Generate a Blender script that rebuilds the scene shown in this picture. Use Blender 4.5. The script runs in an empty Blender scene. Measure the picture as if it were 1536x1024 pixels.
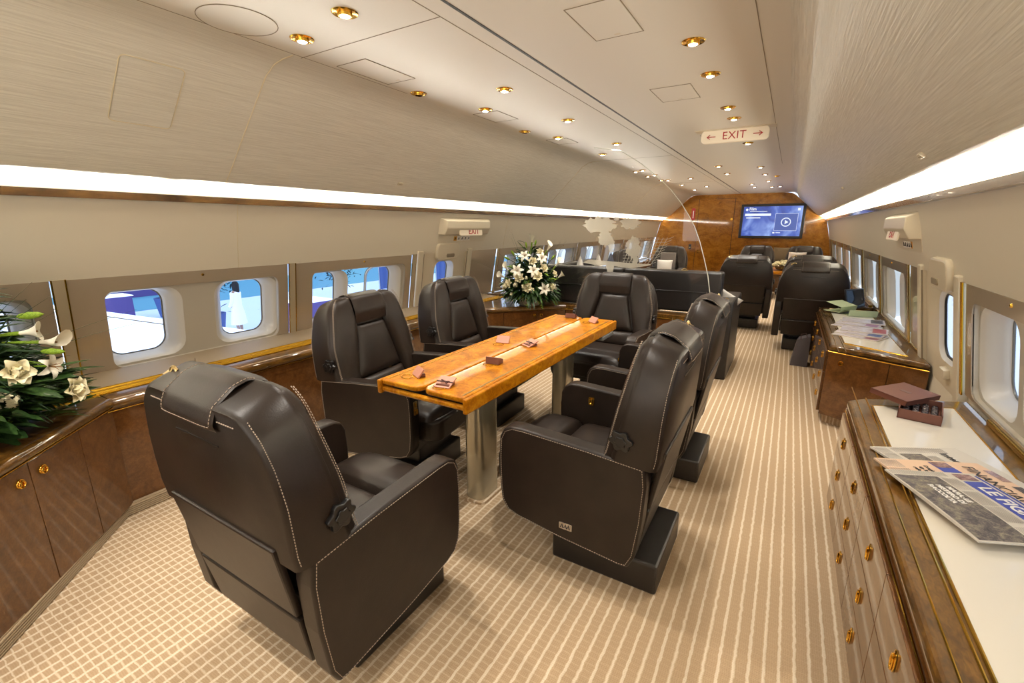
import bpy, bmesh, math, random
from mathutils import Vector, Matrix
random.seed(7)
PI = math.pi
C = bpy.context.scene.collection

# ------------------------------------------------------------------ materials
def lin(c):
    return tuple(((x/12.92) if x <= 0.04045 else ((x+0.055)/1.055)**2.4) for x in [v/255 for v in c]) + (1,)

def newmat(name):
    m = bpy.data.materials.new(name); m.use_nodes = True
    nt = m.node_tree; b = nt.nodes['Principled BSDF']
    return m, nt, b

def simple(name, col, rough=.5, metal=0, coat=0, coat_r=.05, emis=None, es=0, bump=None, trans=0, sheen=0, spec=.5):
    m, nt, b = newmat(name)
    b.inputs['Base Color'].default_value = lin(col)
    b.inputs['Roughness'].default_value = rough
    b.inputs['Metallic'].default_value = metal
    b.inputs['Coat Weight'].default_value = coat
    b.inputs['Coat Roughness'].default_value = coat_r
    b.inputs['Specular IOR Level'].default_value = spec
    b.inputs['Sheen Weight'].default_value = sheen
    b.inputs['Transmission Weight'].default_value = trans
    if emis:
        b.inputs['Emission Color'].default_value = lin(emis); b.inputs['Emission Strength'].default_value = es
    if bump:
        sc, st, dist = bump
        tc = nt.nodes.new('ShaderNodeTexCoord'); n = nt.nodes.new('ShaderNodeTexNoise')
        n.inputs['Scale'].default_value = sc; n.inputs['Detail'].default_value = 3
        bp = nt.nodes.new('ShaderNodeBump'); bp.inputs['Strength'].default_value = st; bp.inputs['Distance'].default_value = dist
        nt.links.new(tc.outputs['Object'], n.inputs['Vector']); nt.links.new(n.outputs['Fac'], bp.inputs['Height'])
        nt.links.new(bp.outputs['Normal'], b.inputs['Normal'])
    return m

def ramp(nt, stops):
    r = nt.nodes.new('ShaderNodeValToRGB'); e = r.color_ramp.elements
    while len(e) < len(stops): e.new(0.5)
    for i, (p, c) in enumerate(stops): e[i].position = p; e[i].color = lin(c)
    return r

def burl(name, dark, mid, light, scale=(9, 9, 9), rough=.3, coat=1., spec=.12):
    m, nt, b = newmat(name); L = nt.links.new
    tc = nt.nodes.new('ShaderNodeTexCoord'); mp = nt.nodes.new('ShaderNodeMapping')
    mp.inputs['Scale'].default_value = scale
    n1 = nt.nodes.new('ShaderNodeTexNoise'); n1.inputs['Scale'].default_value = 1; n1.inputs['Detail'].default_value = 8
    n1.inputs['Distortion'].default_value = 1.1; n1.inputs['Roughness'].default_value = .62
    n2 = nt.nodes.new('ShaderNodeTexNoise'); n2.inputs['Scale'].default_value = 7; n2.inputs['Detail'].default_value = 5; n2.inputs['Distortion'].default_value = 1
    mx = nt.nodes.new('ShaderNodeMath'); mx.operation = 'MULTIPLY_ADD'; mx.inputs[1].default_value = .35
    sb = nt.nodes.new('ShaderNodeMath'); sb.operation = 'MULTIPLY'; sb.inputs[1].default_value = .66
    r = ramp(nt, [(.30, dark), (.48, mid), (.68, light)])
    L(tc.outputs['Object'], mp.inputs['Vector']); L(mp.outputs[0], n1.inputs['Vector']); L(mp.outputs[0], n2.inputs['Vector'])
    L(n1.outputs['Fac'], sb.inputs[0]); L(n2.outputs['Fac'], mx.inputs[0]); L(sb.outputs[0], mx.inputs[2])
    L(mx.outputs[0], r.inputs['Fac']); L(r.outputs['Color'], b.inputs['Base Color'])
    b.inputs['Roughness'].default_value = rough; b.inputs['Coat Weight'].default_value = coat; b.inputs['Coat Roughness'].default_value = .04
    b.inputs['Specular IOR Level'].default_value = spec
    return m

M = {}
M['table_wood'] = burl('golden_burl', (98, 50, 3), (162, 96, 6), (204, 140, 26), (10, 8, 10), .35, .4)
M['cab_wood'] = burl('brown_burl', (66, 38, 16), (88, 54, 24), (108, 70, 34), (13, 13, 13))
M['trim_wood'] = burl('olive_burl', (42, 26, 8), (84, 56, 20), (122, 86, 36), (14, 5, 14))
M['rail_wood'] = burl('dark_rail_burl', (24, 15, 6), (44, 28, 10), (64, 44, 18), (14, 5, 14))
M['far_wood'] = burl('amber_burl', (104, 60, 8), (152, 96, 20), (182, 124, 40), (4, 4, 6))
M['gold'] = simple('polished_gold', (226, 176, 70), .16, 1)
M['goldstrip'] = simple('gold_strip', (205, 160, 50), .22, 1)
M['brass'] = simple('pale_brass', (190, 165, 115), .3, 1)
M['chrome'] = simple('chrome', (200, 200, 200), .12, 1)
M['cream'] = simple('cream_panel', (212, 202, 182), .45, bump=(260, .05, .002))
M['plastic'] = simple('cream_plastic', (214, 202, 178), .35)
M['reveal'] = simple('window_reveal', (216, 212, 204), .32, coat=.3)
M['reveal_in'] = simple('window_reveal_inner', (190, 182, 166), .35, coat=.3)
M['taupe'] = simple('taupe_metallic', (178, 162, 140), .28, .25, coat=.7, coat_r=.03)
M['pillar'] = simple('pillar_champagne', (190, 176, 148), .35, .3)
M['apron'] = simple('sill_taupe', (140, 122, 98), .55)
M['bezel'] = simple('grey_bezel', (120, 120, 116), .3, .3)
M['black'] = simple('black_plastic', (14, 12, 12), .35)
M['darkline'] = simple('dark_seam', (30, 22, 16), .8)
M['greyline'] = simple('grey_seam', (134, 120, 98), .8)
M['paleline'] = simple('pale_seam', (222, 208, 176), .5)
M['white_top'] = simple('ivory_inlay', (226, 218, 202), .28, coat=.4, coat_r=.08)
M['ivory_leg'] = simple('pedestal_metal', (176, 168, 146), .24, .55, coat=.4)
M['thread'] = simple('pale_thread', (168, 150, 132), .6)
M['cocoa'] = simple('cocoa_card', (98, 56, 42), .5)
M['pinkcard'] = simple('dusty_pink_card', (176, 122, 100), .5)
M['ribbon'] = simple('brown_ribbon', (74, 42, 38), .35)
M['pillow'] = simple('white_fabric', (222, 216, 206), .85, sheen=.3, bump=(120, .2, .002))
M['greyfab'] = simple('grey_fabric', (120, 112, 106), .85)
M['knitbeige'] = simple('beige_knit', (140, 118, 88), .9, bump=(60, .8, .01))
M['red'] = simple('exit_red', (176, 34, 30), .5)
M['exitpanel'] = simple('exit_panel', (236, 222, 196), .4, emis=(255, 236, 205), es=.12)
M['lens'] = simple('lamp_lens', (255, 250, 240), .2, emis=(255, 244, 224), es=26)
M['strip'] = simple('cove_glow', (255, 250, 235), .5, emis=(255, 240, 212), es=2.0)
M['frost'] = None
M['pot'] = simple('pale_basket', (120, 116, 104), .7, bump=(60, .6, .01))
M['paper'] = simple('newsprint', (206, 198, 184), .75)
M['salmon'] = simple('salmon_newsprint', (222, 188, 158), .75)
M['ink'] = simple('ink', (34, 30, 34), .7)
M['inkgrey'] = simple('grey_ink', (150, 142, 134), .75)
M['blue'] = simple('masthead_blue', (54, 66, 150), .6)
M['photo1'] = burl('print_photo', (26, 26, 38), (84, 78, 78), (150, 140, 120), (30, 30, 30), .6, .0)
M['photo2'] = burl('print_photo_warm', (60, 40, 50), (120, 90, 90), (190, 160, 150), (26, 26, 26), .4, .3)
M['magwhite'] = burl('magazine_cover', (120, 90, 110), (190, 180, 186), (230, 226, 224), (14, 30, 14), .3, .4)
M['greencard'] = simple('pale_green_card', (178, 190, 150), .6)
M['offwhite'] = simple('white', (236, 232, 224), .6)
# leaves and flowers
M['leaf'] = burl('dark_leaf', (16, 30, 14), (34, 56, 24), (66, 88, 40), (12, 12, 12), .4, .15)
M['leaf2'] = burl('bright_leaf', (60, 86, 24), (110, 140, 40), (160, 180, 70), (14, 14, 14), .45, .1)
M['leaf3'] = simple('fern_green', (38, 62, 34), .5)
M['petal'] = simple('white_petal', (238, 232, 212), .5, sheen=.2)
M['cpetal'] = simple('cream_petal', (232, 222, 184), .5, sheen=.2)
M['stamen'] = simple('stamen', (130, 90, 30), .6)

# leather
def leather():
    m, nt, b = newmat('dark_brown_leather'); L = nt.links.new
    tc = nt.nodes.new('ShaderNodeTexCoord')
    v = nt.nodes.new('ShaderNodeTexVoronoi'); v.inputs['Scale'].default_value = 300
    n = nt.nodes.new('ShaderNodeTexNoise'); n.inputs['Scale'].default_value = 9; n.inputs['Detail'].default_value = 3
    mx = nt.nodes.new('ShaderNodeMath'); mx.operation = 'MULTIPLY_ADD'; mx.inputs[1].default_value = .12
    bp = nt.nodes.new('ShaderNodeBump'); bp.inputs['Strength'].default_value = .28; bp.inputs['Distance'].default_value = .004
    L(tc.outputs['Object'], v.inputs['Vector']); L(tc.outputs['Object'], n.inputs['Vector'])
    L(v.outputs['Distance'], mx.inputs[0]); L(n.outputs['Fac'], mx.inputs[2]); L(mx.outputs[0], bp.inputs['Height']); L(bp.outputs['Normal'], b.inputs['Normal'])
    r = ramp(nt, [(.3, (28, 21, 16)), (.7, (38, 29, 23))]); L(n.outputs['Fac'], r.inputs['Fac']); L(r.outputs['Color'], b.inputs['Base Color'])
    b.inputs['Roughness'].default_value = .38; b.inputs['Specular IOR Level'].default_value = .3
    return m
M['leather'] = leather()
M['leather2'] = simple('near_black_leather', (30, 26, 24), .38, bump=(200, .15, .002))

def carpet():
    m, nt, b = newmat('striped_loop_carpet'); L = nt.links.new; N = nt.nodes.new
    tc = N('ShaderNodeTexCoord'); sp = N('ShaderNodeSeparateXYZ'); L(tc.outputs['Object'], sp.inputs[0])
    nz = N('ShaderNodeTexNoise'); nz.inputs['Scale'].default_value = 38; nz.inputs['Detail'].default_value = 2; L(tc.outputs['Object'], nz.inputs['Vector'])
    def f(op, a, b_=None, c=None):
        n = N('ShaderNodeMath'); n.operation = op
        for i, x in enumerate((a, b_, c)):
            if x is None: continue
            if isinstance(x, (int, float)): n.inputs[i].default_value = x
            else: L(x, n.inputs[i])
        return n.outputs[0]
    wob = f('MULTIPLY_ADD', nz.outputs['Fac'], .009, -.0045)
    x = f('ADD', sp.outputs['X'], wob); y = f('ADD', sp.outputs['Y'], wob)
    def stripe(c, pitch, w):
        fr = f('FRACT', f('DIVIDE', c, pitch)); d = f('ABSOLUTE', f('SUBTRACT', fr, .5))
        n = N('ShaderNodeMapRange'); n.inputs['From Min'].default_value = w*.5; n.inputs['From Max'].default_value = w*1.25; n.inputs['To Min'].default_value = 1; n.inputs['To Max'].default_value = 0
        L(d, n.inputs['Value']); return n.outputs[0]
    sx = stripe(x, .0405, .13)
    sy = stripe(y, .0235, .12)
    wv = stripe(x, .0062, .25); wy = stripe(y, .0062, .25)
    # cross lines are strong at the left of the cabin and fade to the right
    fade = N('ShaderNodeMapRange'); fade.inputs['From Min'].default_value = -.5; fade.inputs['From Max'].default_value = .9; fade.inputs['To Min'].default_value = .6; fade.inputs['To Max'].default_value = .08
    L(sp.outputs['X'], fade.inputs['Value'])
    g = f('MAXIMUM', f('MULTIPLY', sx, .8), f('MULTIPLY', sy, fade.outputs[0]))
    weave = f('MULTIPLY', f('MAXIMUM', wv, wy), .22)
    n2 = N('ShaderNodeTexNoise'); n2.inputs['Scale'].default_value = 260; L(tc.outputs['Object'], n2.inputs['Vector'])
    tot = f('ADD', f('ADD', g, weave), f('MULTIPLY_ADD', n2.outputs['Fac'], .5, -.25))
    r = ramp(nt, [(0, (162, 136, 106)), (.35, (180, 155, 124)), (1, (214, 197, 172))]); L(tot, r.inputs['Fac'])
    L(r.outputs['Color'], b.inputs['Base Color']); b.inputs['Roughness'].default_value = .95; b.inputs['Specular IOR Level'].default_value = .15
    bp = N('ShaderNodeBump'); bp.inputs['Strength'].default_value = .35; bp.inputs['Distance'].default_value = .003; L(tot, bp.inputs['Height']); L(bp.outputs['Normal'], b.inputs['Normal'])
    return m
M['carpet'] = carpet()

def silk():
    m, nt, b = newmat('slub_wallcovering'); L = nt.links.new; N = nt.nodes.new
    tc = N('ShaderNodeTexCoord'); mp = N('ShaderNodeMapping'); mp.inputs['Scale'].default_value = (160, 5, 160)
    n = N('ShaderNodeTexNoise'); n.inputs['Scale'].default_value = 1; n.inputs['Detail'].default_value = 5; n.inputs['Distortion'].default_value = .3
    L(tc.outputs['Object'], mp.inputs['Vector']); L(mp.outputs[0], n.inputs['Vector'])
    bp = N('ShaderNodeBump'); bp.inputs['Strength'].default_value = .5; bp.inputs['Distance'].default_value = .005
    L(n.outputs['Fac'], bp.inputs['Height']); L(bp.outputs['Normal'], b.inputs['Normal'])
    r = ramp(nt, [(.3, (208, 203, 188)), (.7, (224, 220, 206))]); L(n.outputs['Fac'], r.inputs['Fac']); L(r.outputs['Color'], b.inputs['Base Color'])
    b.inputs['Roughness'].default_value = .33; b.inputs['Specular IOR Level'].default_value = .6
    return m
M['silk'] = silk()
M['ceil'] = simple('ceiling_paint', (222, 216, 202), .38, bump=(90, .06, .003))

def glassmat(name, tint=(255, 255, 255), alpha_white=0.0):
    m, nt, b = newmat(name); L = nt.links.new; N = nt.nodes.new
    out = nt.nodes['Material Output']; tr = N('ShaderNodeBsdfTransparent'); gl = N('ShaderNodeBsdfGlossy'); gl.inputs['Roughness'].default_value = .02
    tr.inputs['Color'].default_value = lin(tint)
    lw = N('ShaderNodeLayerWeight'); lw.inputs['Blend'].default_value = .5
    pw = N('ShaderNodeMath'); pw.operation = 'POWER'; pw.inputs[1].default_value = 5; L(lw.outputs['Facing'], pw.inputs[0])
    fr = N('ShaderNodeMath'); fr.operation = 'MULTIPLY_ADD'; fr.inputs[1].default_value = .8; fr.inputs[2].default_value = .045; L(pw.outputs[0], fr.inputs[0])
    mx = N('ShaderNodeMixShader'); L(fr.outputs[0], mx.inputs[0]); L(tr.outputs[0], mx.inputs[1]); L(gl.outputs[0], mx.inputs[2])
    if alpha_white:
        df = N('ShaderNodeBsdfDiffuse'); df.inputs['Color'].default_value = (.86, .82, .70, 1)
        m2 = N('ShaderNodeMixShader'); m2.inputs[0].default_value = alpha_white
        L(mx.outputs[0], m2.inputs[1]); L(df.outputs[0], m2.inputs[2]); L(m2.outputs[0], out.inputs['Surface'])
    else: L(mx.outputs[0], out.inputs['Surface'])
    return m
M['glass'] = glassmat('clear_glass')
M['pane'] = glassmat('window_pane_glass', (235, 242, 255))
M['etch'] = glassmat('etched_glass', (255, 255, 255), .38)

def screenmat():
    m, nt, b = newmat('screen_blue'); L = nt.links.new; N = nt.nodes.new
    tc = N('ShaderNodeTexCoord'); n = N('ShaderNodeTexNoise'); n.inputs['Scale'].default_value = 2.4; n.inputs['Detail'].default_value = 3; n.inputs['Distortion'].default_value = .8
    L(tc.outputs['Object'], n.inputs['Vector']); r = ramp(nt, [(.3, (22, 38, 110)), (.5, (60, 88, 176)), (.72, (150, 178, 232))])
    L(n.outputs['Fac'], r.inputs['Fac']); L(r.outputs['Color'], b.inputs['Emission Color']); b.inputs['Emission Strength'].default_value = 1.1
    b.inputs['Base Color'].default_value = (0, 0, 0, 1); b.inputs['Roughness'].default_value = .2
    return m
M['screen'] = screenmat()
M['screenwhite'] = simple('screen_white', (0, 0, 0), .4, emis=(235, 242, 255), es=1.0)
M['screenpanel'] = simple('screen_panel', (0, 0, 0), .4, emis=(84, 104, 176), es=.9)
# outside: emission on most of these surfaces stands in for daylight
M['wing'] = simple('white_aircraft_skin', (235, 238, 244), .4, emis=(236, 240, 252), es=.75)
M['tarmac'] = simple('hall_floor', (190, 205, 225), .7, emis=(170, 190, 228), es=.55)
M['teal'] = simple('teal_floor', (80, 140, 165), .7, emis=(84, 140, 175), es=.45)
M['purple'] = simple('purple_box', (92, 78, 140), .7, emis=(100, 90, 160), es=.15)
M['outtree'] = simple('outdoor_tree', (24, 56, 66), .8, emis=(24, 62, 84), es=.2)
M['outdress'] = simple('white_coat', (228, 232, 244), .8, emis=(220, 226, 250), es=.5)
M['outblue'] = simple('blue_drape', (60, 84, 140), .8, emis=(90, 110, 170), es=.3)
M['skin'] = simple('skin', (190, 150, 130), .6)
M['hair'] = simple('dark_hair', (30, 24, 26), .6)

# ------------------------------------------------------------------ mesh building
class MB:
    def __init__(s): s.v = []; s.f = []; s.mi = []; s.cur = 0
    def add(s, vs, fs, T=None):
        o = len(s.v)
        for p in vs:
            p = Vector(p)
            if T is not None: p = T @ p
            s.v.append(p)
        for f in fs: s.f.append([i+o for i in f]); s.mi.append(s.cur)
        return s
    def box(s, x0, x1, y0, y1, z0, z1, T=None):
        vs = [(x, y, z) for z in (z0, z1) for y in (y0, y1) for x in (x0, x1)]
        return s.add(vs, [(0, 2, 3, 1), (4, 5, 7, 6), (0, 1, 5, 4), (2, 6, 7, 3), (0, 4, 6, 2), (1, 3, 7, 5)], T)
    def prism(s, poly, lo, hi, fn, T=None):
        n = len(poly); vs = [fn(a, b, lo) for a, b in poly]+[fn(a, b, hi) for a, b in poly]
        fs = [list(range(n))[::-1], list(range(n, 2*n))]+[(i, (i+1) % n, n+(i+1) % n, n+i) for i in range(n)]
        return s.add(vs, fs, T)
    def tube(s, pts, r, seg=8, closed=False, T=None, cap=True):
        pts = [Vector(p) for p in pts]; n = len(pts)
        rr = r if isinstance(r, (list, tuple)) else [r]*n
        vs = []; fs = []; prev = None
        for i, p in enumerate(pts):
            a = pts[(i-1) % n] if (closed or i > 0) else p; c = pts[(i+1) % n] if (closed or i < n-1) else p
            t = (c-a).normalized() if (c-a).length > 1e-9 else Vector((0, 0, 1))
            if prev is None:
                u = t.orthogonal().normalized()
            else:
                u = prev-t*prev.dot(t)
                u = u.normalized() if u.length > 1e-6 else t.orthogonal().normalized()
            prev = u; w = t.cross(u)
            for k in range(seg):
                an = 2*PI*k/seg; vs.append(p+(u*math.cos(an)+w*math.sin(an))*rr[i])
        for i in range(n if closed else n-1):
            j = (i+1) % n
            for k in range(seg): fs.append((i*seg+k, i*seg+(k+1) % seg, j*seg+(k+1) % seg, j*seg+k))
        if cap and not closed: fs.append(list(range(seg))[::-1]); fs.append([(n-1)*seg+k for k in range(seg)])
        return s.add(vs, fs, T)
    def lathe(s, prof, seg=24, T=None):
        vs = []; fs = []; n = len(prof)
        for r, z in prof:
            for k in range(seg): vs.append((r*math.cos(2*PI*k/seg), r*math.sin(2*PI*k/seg), z))
        for i in range(n-1):
            for k in range(seg): fs.append((i*seg+k, i*seg+(k+1) % seg, (i+1)*seg+(k+1) % seg, (i+1)*seg+k))
        if prof[0][0] > 1e-5: fs.append(list(range(seg))[::-1])
        if prof[-1][0] > 1e-5: fs.append([(n-1)*seg+k for k in range(seg)])
        return s.add(vs, fs, T)
    def grid(s, P, nu, nv, T=None):
        vs = [P(i/nu, j/nv) for j in range(nv+1) for i in range(nu+1)]
        fs = [(j*(nu+1)+i, j*(nu+1)+i+1, (j+1)*(nu+1)+i+1, (j+1)*(nu+1)+i) for j in range(nv) for i in range(nu)]
        return s.add(vs, fs, T)
    def puff(s, P, N, h, nu=14, nv=14, p=4, T=None, back=0.0):
        """closed soft pad over a patch P(u,v), rising h along N(u,v)"""
        def hh(u, v):
            a, b = abs(2*u-1), abs(2*v-1)
            return h*(max(0, 1-a**p)*max(0, 1-b**p))**.5
        def w(t): return .5-.5*math.cos(PI*t) if False else (t*t*(3-2*t)*.5+t*.5)
        s.grid(lambda u, v: Vector(P(w(u), w(v)))+Vector(N(w(u), w(v)))*hh(w(u), w(v)), nu, nv, T)
        return s.grid(lambda u, v: Vector(P(w(1-u), w(v)))-Vector(N(w(1-u), w(v)))*hh(w(1-u), w(v))*back, nu, nv, T)
    def ball(s, c, r, seg=10, rings=6, sc=(1, 1, 1)):
        prof = [(max(1e-6, math.sin(PI*i/rings)), -math.cos(PI*i/rings)) for i in range(rings+1)]
        return s.lathe([(a, b) for a, b in prof], seg, Matrix.Translation(c) @ Matrix.Diagonal((r*sc[0], r*sc[1], r*sc[2], 1)))
    def build(s, name, mat, parent=None, bevel=0, bseg=2, smooth=True, angle=35, weld=False):
        me = bpy.data.meshes.new(name); me.from_pydata([tuple(v) for v in s.v], [], s.f)
        mats = mat if isinstance(mat, (list, tuple)) else [mat]
        for m in mats: me.materials.append(m)
        me.polygons.foreach_set('material_index', s.mi)
        bm = bmesh.new(); bm.from_mesh(me)
        if weld or bevel: bmesh.ops.remove_doubles(bm, verts=bm.verts, dist=1e-5)
        bmesh.ops.recalc_face_normals(bm, faces=bm.faces)
        if bevel:
            es = [e for e in bm.edges if len(e.link_faces) == 2 and e.calc_face_angle(0) > math.radians(28)]
            bmesh.ops.bevel(bm, geom=es, offset=bevel, segments=bseg, affect='EDGES', profile=.5, clamp_overlap=True)
        bm.to_mesh(me); bm.free()
        if smooth:
            me.shade_smooth(); me.set_sharp_from_angle(angle=math.radians(angle))
        if bevel:
            for p in me.polygons:
                if p.area > 50*bevel*bevel: p.use_smooth = False
        o = bpy.data.objects.new(name, me); C.objects.link(o)
        if parent: o.parent = parent
        return o

def plate(loops, th, T, mb=None):
    """flat plate with holes: loops in local xy, extruded +-th/2 in z, transformed by T"""
    cu = bpy.data.curves.new('tmp', 'CURVE'); cu.dimensions = '2D'; cu.fill_mode = 'BOTH'; cu.extrude = th/2
    for lp in loops:
        sp = cu.splines.new('POLY'); sp.points.add(len(lp)-1)
        for i, p in enumerate(lp): sp.points[i].co = (p[0], p[1], 0, 1)
        sp.use_cyclic_u = True
    ob = bpy.data.objects.new('tmp', cu); C.objects.link(ob)
    bpy.context.view_layer.update()
    me = bpy.data.meshes.new_from_object(ob.evaluated_get(bpy.context.evaluated_depsgraph_get()))
    mb = mb or MB(); mb.add([v.co.copy() for v in me.vertices], [list(p.vertices) for p in me.polygons], T)
    bpy.data.objects.remove(ob); bpy.data.curves.remove(cu); bpy.data.meshes.remove(me)
    return mb

def rrect(x0, x1, y0, y1, r, n=6):
    out = []
    for cx, cy, a0 in ((x1-r, y1-r, 0), (x0+r, y1-r, 90), (x0+r, y0+r, 180), (x1-r, y0+r, 270)):
        for k in range(n+1):
            a = math.radians(a0+90*k/n); out.append((cx+r*math.cos(a), cy+r*math.sin(a)))
    return out

def ring_loft(mb, loops3d, T=None, cap=False):
    n = len(loops3d[0]); vs = [p for l in loops3d for p in l]; fs = []
    for i in range(len(loops3d)-1):
        for k in range(n): fs.append((i*n+k, i*n+(k+1) % n, (i+1)*n+(k+1) % n, (i+1)*n+k))
    if cap: fs.append([(len(loops3d)-1)*n+k for k in range(n)])
    return mb.add(vs, fs, T)

def txt(s, size, T, mb=None, th=.0006, bold=0, spacing=1, xscale=1):
    cu = bpy.data.curves.new('tmp', 'FONT'); cu.body = s; cu.size = size; cu.extrude = th; cu.align_x = 'CENTER'; cu.align_y = 'CENTER'; cu.offset = bold; cu.space_character = spacing; cu.resolution_u = 3
    ob = bpy.data.objects.new('tmp', cu); C.objects.link(ob); bpy.context.view_layer.update()
    me = bpy.data.meshes.new_from_object(ob.evaluated_get(bpy.context.evaluated_depsgraph_get()))
    mb = mb or MB(); mb.add([Vector((v.co.x*xscale, v.co.y, v.co.z)) for v in me.vertices], [list(p.vertices) for p in me.polygons], T)
    bpy.data.objects.remove(ob); bpy.data.curves.remove(cu); bpy.data.meshes.remove(me)
    return mb

def tag(o, label=None, cat=None, group=None, kind=None):
    if label: o['label'] = label
    if cat: o['category'] = cat
    if group: o['group'] = group
    if kind: o['kind'] = kind
    return o
def empty(name, loc, rz=0):
    o = bpy.data.objects.new(name, None); C.objects.link(o); o.location = loc; o.rotation_euler = (0, 0, rz); o.empty_display_size = .05
    return o
def struct(o): o['kind'] = 'structure'; return o
def copy_tree(o, parent=None):
    c = o.copy(); C.objects.link(c)
    if parent: c.parent = parent
    for ch in list(o.children): copy_tree(ch, c)
    return c
def frame(o, ex, ey):
    """matrix with origin o, local x axis ex, local y axis ey"""
    ex = Vector(ex).normalized(); ey = Vector(ey); ez = ex.cross(ey).normalized(); ey = ez.cross(ex)
    return Matrix(((ex.x, ey.x, ez.x, o[0]), (ex.y, ey.y, ez.y, o[1]), (ex.z, ey.z, ez.z, o[2]), (0, 0, 0, 1)))

# ------------------------------------------------------------------ camera
cam = bpy.data.cameras.new('camera'); co = bpy.data.objects.new('camera', cam); C.objects.link(co)
f_px, vx, vy = 680., 1189.-768., 340.5-512.
Yc = Vector((vx, vy, f_px)).normalized(); Zc = Vector((0, -f_px, vy)).normalized(); Xc = Yc.cross(Zc)
right = Vector((Xc[0], Yc[0], Zc[0])); up = -Vector((Xc[1], Yc[1], Zc[1])); back = -Vector((Xc[2], Yc[2], Zc[2]))
co.matrix_world = Matrix(((right.x, up.x, back.x, 1.10), (right.y, up.y, back.y, 0), (right.z, up.z, back.z, 1.325), (0, 0, 0, 1)))
cam.sensor_width = 36; cam.lens = f_px/1536*36; cam.clip_start = .03
bpy.context.scene.camera = co

def area(x, y, z, sx, sy, e, col, rot=(0, 0, 0)):
    a = bpy.data.lights.new('soft_fill', 'AREA'); a.shape = 'RECTANGLE'; a.size = sx; a.size_y = sy; a.energy = e; a.color = col
    l = bpy.data.objects.new('soft_fill', a); C.objects.link(l); l.location = (x, y, z); l.rotation_euler = rot
    return l

Y0, Y1 = -1.6, 11.8      # cabin length
H = 2.05

# ------------------------------------------------------------------ shell
struct(MB().box(-2.0, 2.0, Y0, Y1, -.05, 0).build('floor', M['carpet'], smooth=False))
# flat ceiling and curved headliners
struct(MB().box(-.86, 1.0, Y0, Y1, H, H+.03).build('ceiling', M['ceil'], smooth=False))
prof = [(.86, 2.05), (.93, 2.048), (1.0, 2.036), (1.07, 2.0), (1.15, 1.925), (1.26, 1.82), (1.37, 1.715), (1.45, 1.635), (1.535, 1.560), (1.56, 1.555)]
def headliner(s, name):
    P = [(s*(x+(.0 if s < 0 else .0)), z) for x, z in prof]
    if s > 0: P = [(1.0, 2.05), (1.03, 2.047), (1.06, 2.036), (1.095, 2.014)]+P[4:]
    Q = []
    for i in range(len(P)-1):
        p0, p1, p2, p3 = P[max(0, i-1)], P[i], P[i+1], P[min(len(P)-1, i+2)]
        for k in range(4):
            t_ = k/4; Q.append(tuple(.5*((2*p1[j])+(-p0[j]+p2[j])*t_+(2*p0[j]-5*p1[j]+4*p2[j]-p3[j])*t_*t_+(-p0[j]+3*p1[j]-3*p2[j]+p3[j])*t_**3) for j in (0, 1)))
    P = Q+[P[-1]]
    mb = MB()
    mb.grid(lambda u, v: (P[round(v*(len(P)-1))][0], Y0+(Y1-Y0)*u, P[round(v*(len(P)-1))][1]), 1, len(P)-1)
    mb.grid(lambda u, v: (P[round(v*(len(P)-1))][0]+s*.03, Y0+(Y1-Y0)*u, P[round(v*(len(P)-1))][1]+.03), 1, len(P)-1)
    return struct(mb.build(name, M['silk'], angle=60))
headliner(-1, 'ceiling_left'); headliner(1, 'ceiling_right')
# sloping side panels above the windows (curved)
cp = [(1.70, 1.452), (1.735, 1.34), (1.765, 1.21), (1.788, 1.085)]
def side_panel(s, name, spans):
    mb = MB()
    for a, b in spans:
        mb.grid(lambda u, v: (s*cp[round(v*3)][0], a+(b-a)*u, cp[round(v*3)][1]), 1, 3)
        mb.grid(lambda u, v: (s*(cp[round(v*3)][0]+.02), a+(b-a)*u, cp[round(v*3)][1]), 1, 3)
        mb.box(min(s*1.788, s*1.808), max(s*1.788, s*1.808), a, b, 1.084, 1.086)
    return struct(mb.build(name, M['cream'], angle=60))
side_panel(-1, 'wall_left', [(Y0, 1.545), (1.549, 4.60), (4.604, 7.6), (7.604, Y1)])
side_panel(1, 'wall_right', [(Y0, Y1)])
# glowing coves, wooden rails below
for s, nm in ((-1, 'left'), (1, 'right')):
    mb = MB()
    pr = [(1.665, 1.452), (1.70, 1.452), (1.705, 1.475), (1.69, 1.492), (1.668, 1.487)]
    mb.prism(pr, Y0, Y1, lambda a, b, t: (s*a, t, b))
    struct(mb.build('trim_cove_rail_'+nm, M['rail_wood'], angle=50))
    mb = MB().prism([(1.672, 1.493), (1.700, 1.493), (1.660, 1.53), (1.575, 1.562), (1.553, 1.556)], Y0, Y1, lambda a, b, t: (s*a, t, b))
    o = mb.build('cove_light_strip', M['strip'], smooth=False)
    tag(o, 'warm white cove light strip running the cabin above the %s-side windows' % ('port' if s < 0 else 'aisle'), 'cove light')
    o['label'] = 'glowing cove light strip above the wall with the lily bouquets' if s < 0 else 'glowing cove light strip above the wall with the newspaper credenza'
    mb = MB().box(min(s*1.7, s*1.93), max(s*1.7, s*1.93), Y0, Y1, 1.45, 1.60); struct(mb.build('trim_cove_back_'+nm, M['silk'], smooth=False))
    # wall below ledge level (behind cabinets) and outer lower wall
    mb = MB().box(min(s*1.90, s*1.93), max(s*1.90, s*1.93), Y0, Y1, 0, .58); struct(mb.build('wall_lower_'+nm, M['cream'], smooth=False))
# LED line lamps lying in the coves, washing the headliners and ceiling
for s in (-1, 1):
    for yc in (-.2, 2.6, 5.4, 8.2, 10.6):
        l = area(s*1.645, yc, 1.505, .04, 2.7, 35, (1, .955, .85), (0, math.radians(s*160), 0))
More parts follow.
